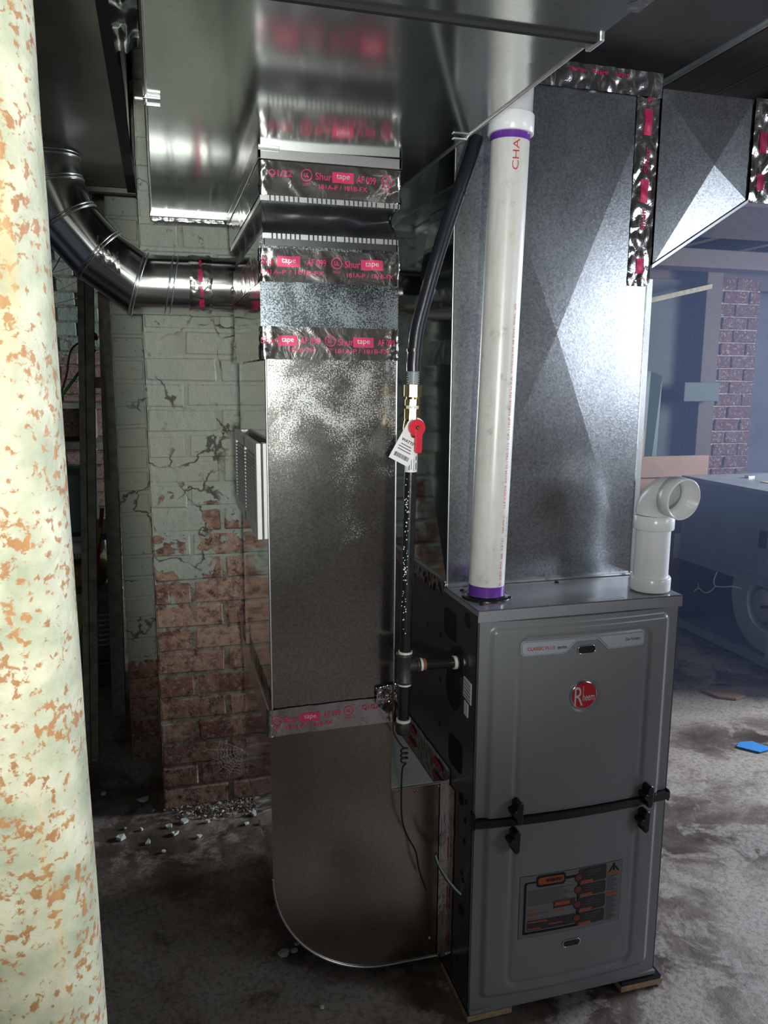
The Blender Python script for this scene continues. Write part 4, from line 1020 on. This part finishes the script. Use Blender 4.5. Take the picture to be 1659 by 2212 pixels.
obj('valve_body', MB().lathe(gp(1.195), (0, 0, 1), [(0, .012), (.004, .013), (.010, .0155), (.024, .0165), (.038, .0145), (.044, .012)], 24), M_brass, gas)
vc = gp(1.222)+Vector((.003, -.018, 0))
g = MB().tube([vc+Vector((0, .004, 0)), vc+Vector((0, -.006, 0))], .0155, 32)
g.prism([(vc.x-.004, vc.z+.004), (vc.x+.010, vc.z+.004), (vc.x+.0085, vc.z-.045), (vc.x+.0065, vc.z-.047), (vc.x-.003, vc.z-.047), (vc.x-.0045, vc.z-.044)], 1, vc.y-.009, vc.y-.001)
hd = obj('valve_handle', g, M_redplastic, gas, bevel=.0012)
obj('handle_screw', MB().lathe(vc+Vector((.0, -.006, 0)), (0, -1, 0), [(0, .004), (.003, .0038), (.004, 0)], 12), M_brass, hd)
# hang tag
tc = vc+Vector((0, .005, 0)); an_ = radians(-30)
def tg(u, w): return (tc.x+u*cos(an_)+w*-sin(an_)*-1*0-u*0+(-w)*sin(an_)*-1*-1, tc.y-.001, tc.z+u*sin(an_)+w*cos(an_))
def tg(u, w, off=0): # local: w up along the tag axis, axis leans to lower left
    ax = Vector((sin(radians(28)), 0, cos(radians(28)))); px = Vector((cos(radians(28)), 0, -sin(radians(28)))); p = tc+ax*w+px*u; return (p.x, p.y-off-.0004+.004*(w/.08), p.z)
poly = [tg(.0185*cos(radians(a)), .0185*sin(radians(a))) for a in range(-10, 200, 15)]+[tg(-.0215, -.072), tg(.0215, -.072)]
g = MB().add(poly, [tuple(range(len(poly)))]); g.add([tuple(Vector(p)+Vector((0, .0006, 0))) for p in poly], [tuple(range(len(poly)))])
tg_o = obj('hang_tag', g, M_tag, gas, 'white paper tag on the valve', recalc=False)
text('tag_print', 'WATTS', lambda u, w: tg(-.002+u, -.030+w, .001), .026, M_inkblack, tg_o, .0055, bold=.03)
for k, (a, b_) in enumerate(((-.012, .010), (-.015, .012), (-.014, .014))): 
    g = MB(); w0 = -.039-.0052*k; g.add([tg(a, w0, .001), tg(b_, w0, .001), tg(b_, w0+.0016, .001), tg(a, w0+.0016, .001)], [(0, 1, 2, 3)]); obj('tag_print', g, M_greybar, tg_o, recalc=False)
g = MB(); x = -.015
while x < .015: w_ = random.choice((.0006, .0010, .0015)); g.add([tg(x, -.064, .001), tg(x+w_, -.064, .001), tg(x+w_, -.056, .001), tg(x, -.056, .001)], [(0, 1, 2, 3)]); x += w_+random.choice((.0006, .001))
obj('tag_print', g, M_inkblack, tg_o, recalc=False)
obj('riser_pipe', MB().tube([gp(.775), gp(1.200)], .0116, 28), M_blackpipe, gas)
g = MB(); 
def pl_(u, v): a = radians(-170+150*u); c = gp(1.138+.050*v); return (c.x+.0122*cos(a), c.y+.0122*sin(a), c.z)
g.grid(14, 2, pl_); ps = obj('pipe_sticker', g, M_tag, gas, 'white barcode sticker', recalc=False)
for (v0, v1, u0, u1) in ((.1, .35, .72, .80), (.45, .6, .72, .80), (.1, .9, .42, .46), (.05, .5, .58, .61), (.08, .35, .28, .34)):
    g = MB(); g.grid(2, 2, lambda u, v: tuple(Vector(pl_(u0+(u1-u0)*u, v0+(v1-v0)*v))+Vector((0, -.0005, 0)))); obj('sticker_print', g, M_greybar, ps, recalc=False)
# flecks of white paint on the riser
g = MB()
for k in range(70):
    zz = random.uniform(.82, 1.13); a = radians(random.uniform(-160, -110)); c = gp(zz); p = Vector((c.x+.0118*cos(a), c.y+.0118*sin(a), c.z)); q = random.uniform(.0006, .0013)
    g.add([p+Vector((-q, 0, -q)), p+Vector((q, -.0003, -q)), p+Vector((q*.6, -.0003, q*1.3)), p+Vector((-q, 0, q))], [(0, 1, 2, 3)])
obj('paint_flecks', g, M_tag, gas, kind='stuff', recalc=False)
obj('thread_dope', MB().tube([gp(.778), gp(.784)], .0140, 24), M_dope, gas)
g = MB().lathe(gp(.718), (0, 0, 1), [(0, .0145), (.001, .0165), (.006, .0165), (.008, .0148), (.054, .0148), (.056, .0165), (.061, .0165), (.062, .0145)], 28)
g.tube([gp(.753), gp(.753)+Vector((.024, 0, 0))], .0135, 28); g.lathe(gp(.753)+Vector((.022, 0, 0)), (1, 0, 0), [(0, .0135), (.001, .016), (.007, .016), (.008, .0135)], 28)
obj('tee_fitting', g, M_fitting, gas)
obj('thread_dope', MB().tube([gp(.753)+Vector((.0305, 0, 0)), gp(.753)+Vector((.035, 0, 0))], .0130, 24), M_dope, gas)
obj('rusty_thread', MB().tube([gp(.753)+Vector((.035, 0, 0)), gp(.753)+Vector((.042, 0, 0))], .0118, 24), M_rustband, gas)
obj('side_pipe', MB().tube([gp(.753)+Vector((.040, 0, 0)), (.006, GY-.004, .752)], .0112, 28), M_blackpipe, gas)
obj('thread_dope', MB().tube([(-.016, GY-.004, .752), (-.010, GY-.004, .752)], .0135, 24), M_dope, gas)
obj('wall_grommet', MB().lathe((.0, GY-.004, .752), (-1, 0, 0), [(0, .030), (.004, .030), (.008, .026), (.010, .018), (.010, .012)], 32), M_black, gas)
obj('drip_leg', MB().tube([gp(.640), gp(.722)], .0116, 28), M_blackpipe, gas); obj('thread_dope', MB().tube([gp(.714), gp(.719)], .0135, 24), M_dope, gas)
obj('thread_dope', MB().tube([gp(.637), gp(.643)], .0145, 24), M_dope, gas)
g = MB().lathe(gp(.638), (0, 0, -1), [(0, .0150), (.004, .0162), (.020, .0160), (.026, .0130), (.028, 0)], 24); obj('drip_cap', g, M_fitting, gas)

# ================================================================== OLD AIR HANDLER (right)
ou = thing('old_air_handler', 'old blue-grey air handler lying on the floor with its blower exposed', 'air handler', (2.5, 1.7, 0))
UX0, UX1, UY0, UY1, UZ1, UZM = 2.06, 2.74, 1.15, 2.165, .822, .412
g = MB().box(UX0, UX1, UY0, UY1, UZM, UZ1-.01); obj('upper_casing', g, M_unit, ou, bevel=.004)
obj('top_lid', MB().box(UX0-.012, UX1+.01, UY0-.01, UY1+.008, UZ1-.018, UZ1), plain('lid_grey', (.22, .23, .25), .4, 0, None, .2, 10), ou, bevel=.003)
obj('middle_rail', MB().box(UX0-.008, UX0+.02, UY0, UY1, UZM-.03, UZM+.008), M_unit, ou, bevel=.003)
obj('bottom_pan', MB().box(UX0-.006, UX1, UY0, UY1, .025, .045), M_unit, ou, bevel=.003); obj('bottom_rail', MB().box(UX0-.012, UX0+.01, UY0, UY1, .02, .062), M_unit, ou, bevel=.003)
g = MB().box(UX0, UX1, UY1-.012, UY1, .045, UZM); g.box(UX1-.012, UX1, UY0, UY1, .045, UZM); g.box(UX0, UX1, UY0, UY0+.012, .045, UZM); obj('inner_walls', g, plain('inner_dark', (.015, .026, .03), .6), ou)
obj('corner_post', MB().box(UX0-.006, UX0+.02, 1.440, 1.500, .045, .40), M_unitmetal, ou, bevel=.003)
obj('handle_slot', MB().box(UX0-.004, UX0+.002, 1.555, 1.60, .56, .64), M_hole, ou)
# blower scroll: axis along x
BC = Vector((UX0+.10, 1.560, .290))
g = MB(); sp = []
for k in range(61):
    a = radians(-250+330*k/60); r = .205+.065*(k/60); sp.append((BC.y+r*cos(a), BC.z+r*sin(a)))
inn = [(BC.y+.118*cos(radians(-250+330*k/60)), BC.z+.118*sin(radians(-250+330*k/60))) for k in range(61)]
v = [(UX0+.055, p[0], min(p[1], UZM-.03)) for p in sp]+[(UX0+.040, q[0], q[1]) for q in inn]
g.add(v, [(k, k+1, 62+k, 61+k) for k in range(60)], True)
v = [(UX0+.055, p[0], min(p[1], UZM-.03)) for p in sp]+[(UX0+.36, p[0], min(p[1], UZM-.03)) for p in sp]
g.add(v, [(k, k+1, 62+k, 61+k) for k in range(60)], True); obj('scroll_housing', g, M_unitmetal, ou, recalc=False)
obj('inlet_ring', MB().lathe((UX0+.036, BC.y, BC.z), (1, 0, 0), [(0, .135), (-.004, .130), (.0, .122), (.012, .116), (.03, .112)], 48), M_unitmetal, ou)
wh = obj('wheel_back', MB().lathe((UX0+.12, BC.y, BC.z), (1, 0, 0), [(0, .112), (0, .0)], 40), M_hole, ou)
g = MB()
for k in range(40):
    a = 2*pi*k/40; r0, r1 = .092, .111; g.add([(UX0+.045, BC.y+r0*cos(a), BC.z+r0*sin(a)), (UX0+.045, BC.y+r1*cos(a+.07), BC.z+r1*sin(a+.07)), (UX0+.118, BC.y+r1*cos(a+.07), BC.z+r1*sin(a+.07)), (UX0+.118, BC.y+r0*cos(a), BC.z+r0*sin(a))], [(0, 1, 2, 3)])
obj('wheel_blades', g, M_unitmetal, ou, kind='stuff', recalc=False)
obj('motor', MB().lathe((UX0+.02, BC.y, BC.z), (1, 0, 0), [(0, 0), (0, .070), (.006, .078), (.09, .078)], 40), plain('motor_shell', (.45, .46, .48), .35, .6), ou)
obj('motor_shaft', MB().tube([(UX0-.01, BC.y-.02, BC.z), (UX0+.03, BC.y-.02, BC.z)], .008, 12), M_hole, ou)
obj('blower_wire', MB().tube(bez([(UX0+.01, 1.875, .375), (UX0+.0, 1.88, .33), (UX0+.0, 1.865, .305), (UX0+.0, 1.80, .318), (UX0+.0, 1.74, .335), (UX0+.01, 1.70, .335)]), .0028, 6), M_tag, ou, 'white lead')
obj('blower_wire', MB().tube(bez([(UX0+.0, 1.865, .305), (UX0-.002, 1.90, .268), (UX0-.004, 1.94, .252), (UX0-.004, 1.985, .262), (UX0-.004, 2.02, .235)]), .0026, 6), M_tag, ou, 'white lead')
obj('blower_wire', MB().tube(bez([(UX0+.0, 1.99, .262), (UX0-.002, 1.995, .285)]), .002, 6), M_tag, ou)
for (y_) in (1.25, 2.1): obj('foot', MB().box(UX0+.02, UX1-.02, y_-.03, y_+.03, 0, .026), M_hole, ou)
# things on the lid
env = obj('envelope', MB().box(2.25, 2.52, 1.62, 1.84, UZ1, UZ1+.004), plain('manila', (.45, .36, .10), .7), origin=(2.4, 1.7, UZ1)); tag(env, 'yellow manila envelope lying on top of the old air handler', 'envelope')
g = MB(); g.grid(10, 6, lambda u, v: (2.16+.12*u, 1.50+.10*v, UZ1+.004+.03*u*abs(noise.noise(Vector((u*5, v*5, 1))))+.012*u)); sc = obj('foil_scrap', g, M_foil, origin=(2.2, 1.55, UZ1), recalc=False); tag(sc, 'crumpled silver scrap on the old air handler at the right edge', 'scrap')
ck = obj('lid_clip', MB().box(2.30, 2.34, 1.98, 2.01, UZ1, UZ1+.012), M_cleat, origin=(2.32, 2, UZ1), bevel=.003); tag(ck, 'small metal clip on the far part of the air handler lid', 'clip')

# ================================================================== BEHIND THE FURNACE (right)
cbx = thing('cardboard_box', 'tall brown cardboard box between the furnace and the old air handler', 'box', (2.05, 2.45, 0))
obj('box_body', MB().box(1.70, 2.335, 2.36, 2.485, .0, .80), M_card, cbx, bevel=.003)
obj('box_rim', MB().box(1.68, 2.345, 2.345, 2.362, .79, .905), M_card, cbx, 'folded up rim', bevel=.002)
lb = obj('shipping_label', MB().box(2.17, 2.26, 2.357, 2.36, .33, .47), M_tag, cbx)
text('box_print', 'VI', lambda u, w: (1.965+u, 2.3585, .62+w), .09, M_inkblack, cbx, .05); text('box_print', 'V', lambda u, w: (1.93+u, 2.3585, .34+w), .05, M_inkblack, cbx, .06)
ctb = obj('cardboard_tube', MB().tube([(1.955, 2.42, .803), (1.955, 2.42, 1.045)], .020, 20), M_card, origin=(1.955, 2.42, .8)); tag(ctb, 'brown cardboard tube standing up behind the box rim', 'tube')
lr = thing('leaning_sheet', 'grey-green folded metal sheet leaning behind the cardboard box', 'sheet', (2.0, 2.5, .8))
g = MB().add([(1.55, 2.50, .0), (2.02, 2.50, .0), (2.09, 2.56, 1.36), (1.55, 2.60, 1.46)], [(0, 1, 2, 3)]); obj('wide_face', g, M_board, lr, recalc=False)
g = MB().add([(2.02, 2.50, .0), (2.10, 2.495, .0), (2.145, 2.53, 1.335), (2.09, 2.56, 1.36)], [(0, 1, 2, 3)]); obj('folded_edge', g, plain('pale_edge', (.06, .10, .10), .5), lr, recalc=False)
wpost = obj('timber_post', MB().box(2.54, 2.65, 2.72, 2.82, 0, 2.03), M_beam, origin=(2.6, 2.77, 0), bevel=.004); tag(wpost, 'square timber post left of the far brick chimney', 'post')
brc = obj('wood_block', MB().box(2.36, 2.60, 2.62, 2.71, 1.19, 1.30), plain('dim_block', (.03, .045, .05), .7), origin=(2.48, 2.66, 1.2), bevel=.003); tag(brc, 'grey wooden block nailed across the far timber post', 'block')
bat = obj('wood_batten', MB().prism([(2.00, 1.71), (2.56, 1.838), (2.56, 1.865), (2.00, 1.738)], 1, 2.70, 2.722), M_palewood, origin=(2.2, 2.71, 1.76)); tag(bat, 'thin pale wooden batten fixed slantwise high behind the plenum', 'batten')
bk = obj('backboard', MB().box(1.2, 2.50, 2.85, 2.87, 0, 1.90), plain('dark_backboard', (.025, .032, .04), .7, 0, None, .3, 5), origin=(1.8, 2.86, 0)); tag(bk, 'dark board standing against the wall behind the leaning sheet', 'board')
gs_ = obj('green_sheet', MB().box(2.30, 2.42, 2.30, 2.34, 0, .26), plain('lime', (.16, .22, .04), .6), origin=(2.36, 2.32, 0)); tag(gs_, 'small green carton on the floor beside the cardboard box', 'carton')

# ================================================================== LEFT CLUTTER
sp1 = thing('slim_post', 'slim dark grooved post standing just right of the rusty post', 'post', (-.80, 1.37, 0))
def lean(xb, xt, y, zt, w, d, name, mat, par, off=0):
    g = MB(); g.add([(xb-w/2+off, y, 0), (xb+w/2+off, y, 0), (xb+w/2+off, y+d, 0), (xb-w/2+off, y+d, 0), (xt-w/2+off, y, zt), (xt+w/2+off, y, zt), (xt+w/2+off, y+d, zt), (xt-w/2+off, y+d, zt)], [(0, 1, 2, 3), (4, 5, 6, 7), (0, 1, 5, 4), (1, 2, 6, 5), (2, 3, 7, 6), (3, 0, 4, 7)]); return obj(name, g, mat, par, bevel=.002)
lean(-.836, -.752, 1.37, 2.03, .020, .03, 'post_strip', M_oldwood, sp1, -.012); lean(-.836, -.752, 1.38, 2.03, .026, .03, 'post_strip', M_oldwood, sp1, .012)
sp2 = thing('wooden_post', 'weathered wooden post beside the brick pilaster', 'post', (-.735, 1.75, 0))
lean(-.762, -.725, 1.75, 2.03, .050, .05, 'timber', M_oldwood, sp2); obj('pale_strip', MB().box(-.745, -.728, 1.744, 1.75, 1.36, 1.60), M_palewood, sp2); obj('bracket', MB().box(-.80, -.755, 1.74, 1.75, 1.27, 1.31), M_palewood, sp2); 
obj('timber_side_strip', MB().box(-.715, -.70, 1.80, 1.84, 0, 2.03), M_oldwood, sp2)  # narrow strip of the same wood at the post's right side
stk = obj('thin_stick', MB().tube([(-.752, 1.74, .93), (-.752, 1.745, 1.30)], .004, 8), plain('pinkish_wood', (.25, .15, .10), .7), origin=(-.752, 1.74, 1)); tag(stk, 'thin brown stick hanging beside the wooden post', 'stick')
sh = thing('storage_shelf', 'dark wooden shelf holding bags and a bin behind the slim post', 'shelf', (-1.0, 2.2, 0))
for z_ in (.415, .66, .30-.02): 
    if z_ > .3: obj('shelf_board', MB().box(-1.25, -.775, 2.08, 2.5, z_-.02, z_), M_oldwood, sh, bevel=.002)
for x_ in (-1.24, -.80): obj('upright', MB().box(x_, x_+.025, 2.46, 2.50, 0, 1.15), M_oldwood, sh)
bn = obj('storage_bin', MB().box(-1.10, -.845, 2.12, 2.42, .66, .92), M_bin, origin=(-.95, 2.2, .66), bevel=.012); tag(bn, 'dark green plastic bin on the shelf behind the slim post', 'bin')
bb = thing('mix_bag', 'grey bag printed MIX lying on the shelf under the bin', 'bag', (-.93, 2.15, .53))
g = MB(); bmx = MB(); 
def pillow(x0, x1, y0, y1, z0, z1):
    g = MB(); 
    def f(u, v):
        a = 2*pi*u; b_ = pi*(v-.5); sg = lambda t, e: math.copysign(abs(t)**e, t)
        return ((x0+x1)/2+(x1-x0)/2*sg(cos(b_), .4)*sg(cos(a), .4), (y0+y1)/2+(y1-y0)/2*sg(cos(b_), .4)*sg(sin(a), .4), (z0+z1)/2+(z1-z0)/2*sg(sin(b_), .6)+.006*noise.noise(Vector((u*9, v*9, x0))))
    g.grid(28, 14, f); return g
obj('bag_body', pillow(-1.12, -.815, 2.10, 2.40, .548, .634), M_bag, bb); text('bag_print', 'MIX', lambda u, w: (-.915+u, 2.094, .575+w), .062, M_inkblack, bb, .022)
bc = thing('yellow_band_bag', 'brown and white bag printed with large black letters on the lower shelf', 'bag', (-.93, 2.15, .42))
obj('bag_body', pillow(-1.12, -.800, 2.10, 2.40, .424, .530), plain('ochre_bag', (.18, .13, .05), .7), bc); text('bag_print', 'ETTL', lambda u, w: (-.905+u, 2.094, .475+w), .085, M_inkblack, bc, .026)
bd = thing('white_papers', 'loose white papers on the shelf right of the bin', 'papers', (-.80, 2.2, .66))
obj('paper_sheet', MB().box(-.842, -.782, 2.10, 2.30, .662, .70), M_bag, bd)
bu = thing('paint_bucket', 'grey plastic bucket with printed label under the shelf', 'bucket', (-.88, 2.25, 0))
obj('bucket_body', MB().lathe((-.88, 2.24, .10), (0, 0, 1), [(0, 0), (0, .105), (.27, .125), (.275, .131), (.285, .131), (.285, .12)], 32), M_bucket, bu); obj('lid', MB().lathe((-.88, 2.24, .378), (0, 0, 1), [(0, .133), (.008, .133), (.010, .12), (.010, 0)], 32), M_bag, bu)
g = MB()
for k in range(7): g.add([(-.86+.125*sin(radians(a)), 2.24-.124*cos(radians(a))-.002, .17+.022*k+.0*a) for a in (2, 14, 26)]+[(-.86+.125*sin(radians(a)), 2.24-.124*cos(radians(a))-.002, .178+.022*k) for a in (26, 14, 2)], [tuple(range(6))])
obj('label_lines', g, M_bag, bu, recalc=False)
crate = obj('low_crate', MB().box(-1.12, -.76, 2.1, 2.42, 0, .10), M_bin, origin=(-.95, 2.2, 0), bevel=.006); tag(crate, 'dark low crate under the paint bucket', 'crate')
def stick(a, b_, w, d, mat, name, lab, cat):
    a, b_ = Vector(a), Vector(b_); s = Vector((1, 0, 0))*w/2; g = MB(); q = Vector((0, d, 0))
    g.add([a-s, a+s, b_+s, b_-s, a-s+q, a+s+q, b_+s+q, b_-s+q], [(0, 1, 2, 3), (4, 5, 6, 7), (0, 1, 5, 4), (1, 2, 6, 5), (2, 3, 7, 6), (3, 0, 4, 7)]); o = obj(name, g, mat, origin=tuple(a)); tag(o, lab, cat)
stick((-.990, 2.06, .0), (-.805, 1.86, .735), .020, .005, M_yellow, 'painted_stake', 'yellow-green flat slat leaning between the two posts', 'slat')
stick((-.907, 2.045, .0), (-.795, 1.92, .800), .016, .005, M_redslat, 'painted_stake', 'red flat slat leaning behind the yellow one', 'slat')
gc = obj('hanging_cord', MB().tube(bez([(-1.10, 2.1, 1.05), (-.93, 2.1, 1.245), (-.80, 2.1, 1.42)]), .006, 8), M_greencord, origin=(-.9, 2.1, 1.2)); tag(gc, 'bright green cord slanting behind the slim post', 'cord')
bkc = obj('hanging_cord', MB().tube(bez([(-1.0, 2.2, 1.12), (-.93, 2.2, 1.30), (-.90, 2.2, 1.42), (-.82, 2.2, 1.50), (-.80, 2.2, 1.72)]), .004, 8), M_black, origin=(-.9, 2.2, 1.3)); tag(bkc, 'black cord curving down behind the green cord', 'cord')
og = obj('orange_twine', MB().tube(bez([(-.835, 2.1, 1.46), (-.815, 2.08, 1.475), (-.795, 2.1, 1.46), (-.80, 2.1, 1.48), (-.83, 2.1, 1.47)]), .006, 8), plain('orange', (.45, .08, .03), .6), origin=(-.81, 2.1, 1.46)); tag(og, 'orange twine bundle hanging between the posts', 'twine')
# back shelf planks on the left wall
fb = thing('wall_shelf', 'dark wall shelf along the back bricks on the left', 'shelf', (-1.0, 2.85, 1.2))
obj('shelf_board', MB().box(-1.3, -.74, 2.6, 2.95, 1.165, 1.19), M_oldwood, fb); obj('shelf_board', MB().box(-1.3, -.74, 2.55, 2.95, .98, 1.01), M_oldwood, fb)
obj('bracket', MB().box(-.90, -.87, 2.6, 2.95, .95, 1.165), M_oldwood, fb)
rag = thing('wall_wires', 'loose thin wires strung across the back wall below the elbow', 'wires', (-.95, 2.4, 1.8))
for k, (a, b_) in enumerate((((-1.1, 2.4, 1.72), (-.82, 2.4, 1.80)), ((-1.08, 2.4, 1.62), (-.80, 2.42, 1.76)), ((-1.05, 2.4, 1.60), (-.80, 2.4, 1.68)), ((-.98, 2.1, 1.66), (-.87, 2.1, 1.85)))):
    obj('wire_strand', MB().tube([a, ((a[0]+b_[0])/2, a[1], (a[2]+b_[2])/2-.01), b_], .0022, 6), M_oldwood, rag)

# red print streaks down the vertical foil strip on the furnace side
for k, (z0, z1) in enumerate(((.09, .12), (.18, .235), (.30, .35))):
    g = MB(); g.grid(2, 10, lambda u, v: (-.0052, RY0-.034-.008*u-.002*noise.noise(Vector((v*6, k, 3))), z0+(z1-z0)*v)); obj('tape_print', g, M_ink, drop, recalc=False)
web = thing('cobweb', 'dusty cobweb strands on the lowest red bricks of the pier', 'cobweb', (-.38, .985, .17))
g = MB(); wc_ = Vector((-.355, .984, .175))
rays = [radians(q) for q in (150, 172, 195, 218, 240, 262)]
for q, ln in zip(rays, (.06, .11, .12, .10, .09, .06)): g.tube([wc_, wc_+Vector((ln*cos(q), 0, ln*sin(q)))], .00035, 4)
for r in (.02, .03, .04, .05, .06, .07, .08):
    for a, b_ in zip(rays, rays[1:]): g.tube([wc_+Vector((r*cos(a), 0, r*sin(a))), wc_+Vector((r*.93*cos((a+b_)/2), 0, r*.93*sin((a+b_)/2))), wc_+Vector((r*cos(b_), 0, r*sin(b_)))], .0003, 4)
obj('strands', g, M_tag, web)
# ================================================================== FLOOR BITS
flk = [(-.659, 1.08, .017), (-.717, .881, .014), (-.642, .837, .010), (-.565, .864, .012), (-.584, .906, .010), (-.708, .928, .006), (-.78, 1.15, .009), (-.333, .297, .013), (-.311, .299, .008), (-.302, .320, .006), (-.31, .85, .009), (-.36, .86, .007), (-.60, .78, .006), (-.50, .83, .008), (-.54, .92, .012), (-.47, .90, .009), (-.84, 1.02, .008), (-.28, .12, .005), (-.33, .91, .016), (-.66, .91, .006)]
CH = {0: 'largest pale paint chip, on the floor left of the brick pier corner', 1: 'pale paint chip on the lit floor, nearest the rusty post', 2: 'small pale chip just in front of the brick pier corner',
      3: 'pale paint chip in front of the pier, right of its left corner', 6: 'pale chip on the dark floor furthest back left of the pier', 7: 'white flake in the dark beside the bottom of the duct elbow',
      8: 'small white flake right beside the flake near the duct elbow', 18: 'broad pale chip in front of the rubble at the pier foot', 13: 'lone tiny white speck on the dark floor below the duct elbow'}
for i, (x, y, r) in enumerate(flk):
    n = random.randint(5, 7); a0 = random.random()*6; P = []
    for k in range(n): a = a0+2*pi*k/n; q = r*random.uniform(.6, 1.25); P.append((x+q*cos(a), y+q*sin(a)*.9))
    g = MB(); zt = random.uniform(.0015, .003); tl = [random.uniform(0, r*.5) for _ in P]
    v = [(p[0], p[1], -.001) for p in P]+[(p[0], p[1], zt+t) for p, t in zip(P, tl)]; g.add(v, [tuple(range(n)), tuple(range(2*n-1, n-1, -1))]+[(k, (k+1) % n, n+(k+1) % n, n+k) for k in range(n)])
    o = obj('paint_chip', g, M_paintflake, origin=(x, y, 0)); tag(o, CH.get(i, 'tiny fallen fleck of pale paint on the concrete floor left of the furnace'), 'paint chip', 'paint chips on the floor')
g = MB()
for k in range(700):
    t = random.random(); x = -.52+.26*t+random.gauss(0, .05); y = .985-abs(random.gauss(0, .028))-.02*t; r = random.uniform(.001, .0065)*(1 if random.random() < .9 else 1.6)
    if x > -.22 or x < -.66: continue
    c = Vector((x, y, r*.4+max(0, .014*(1-abs(y-.975)*25)))); v = [c+Vector((random.uniform(-r, r), random.uniform(-r, r), random.uniform(-r, r)*.7)) for _ in range(6)]
    g.add(v, [(0, 1, 2), (3, 4, 5), (0, 1, 4), (1, 2, 5), (2, 0, 3), (0, 3, 4), (1, 4, 5), (2, 5, 3)])
rb = obj('rubble', g, M_rubble, kind='stuff'); tag(rb, 'crumbled brick and mortar rubble along the foot of the brick pier', 'rubble')
g = MB()
for k in range(60):
    x = -.55+.3*random.random(); y = .93+.05*random.random(); r = random.uniform(.003, .008); c = Vector((x, y, r*.5+.006)); v = [c+Vector((random.uniform(-r, r), random.uniform(-r, r), random.uniform(-r, r)*.4)) for _ in range(4)]; g.add(v, [(0, 1, 2), (0, 1, 3), (1, 2, 3), (0, 2, 3)])
rb2 = obj('paint_crumbs', g, M_paintflake, kind='stuff'); tag(rb2, 'white paint crumbs scattered over the rubble at the pier foot', 'crumbs')
bt = obj('blue_tape_piece', MB().prism([(1.405, .895), (1.455, .835), (1.52, .845), (1.49, .915), (1.44, .92)], 2, -.001, .003), M_bluetape, origin=(1.46, .88, 0)); tag(bt, 'torn piece of bright blue tape on the floor at the right', 'tape piece')
bs_ = obj('brown_shard', MB().prism([(1.62, 1.37), (1.64, 1.29), (1.70, 1.25), (1.76, 1.27), (1.73, 1.34), (1.66, 1.38)], 2, -.001, .008), M_brownshard, origin=(1.69, 1.31, 0), bevel=.001); tag(bs_, 'flat brown shard on the floor in front of the old air handler', 'shard')
ms = obj('metal_scrap', MB().prism([(1.71, 1.40), (1.76, 1.37), (1.80, 1.38), (1.75, 1.41)], 2, -.001, .006), M_cleat, origin=(1.75, 1.39, 0)); tag(ms, 'small metal scrap on the floor behind the brown shard', 'scrap')
nl = obj('nail', MB().tube([(-.668, .532, .002), (-.61, .552, .003)], .0016, 6), M_palewood, origin=(-.64, .54, 0)); tag(nl, 'thin pale splinter on the dark floor near the rusty post', 'splinter')
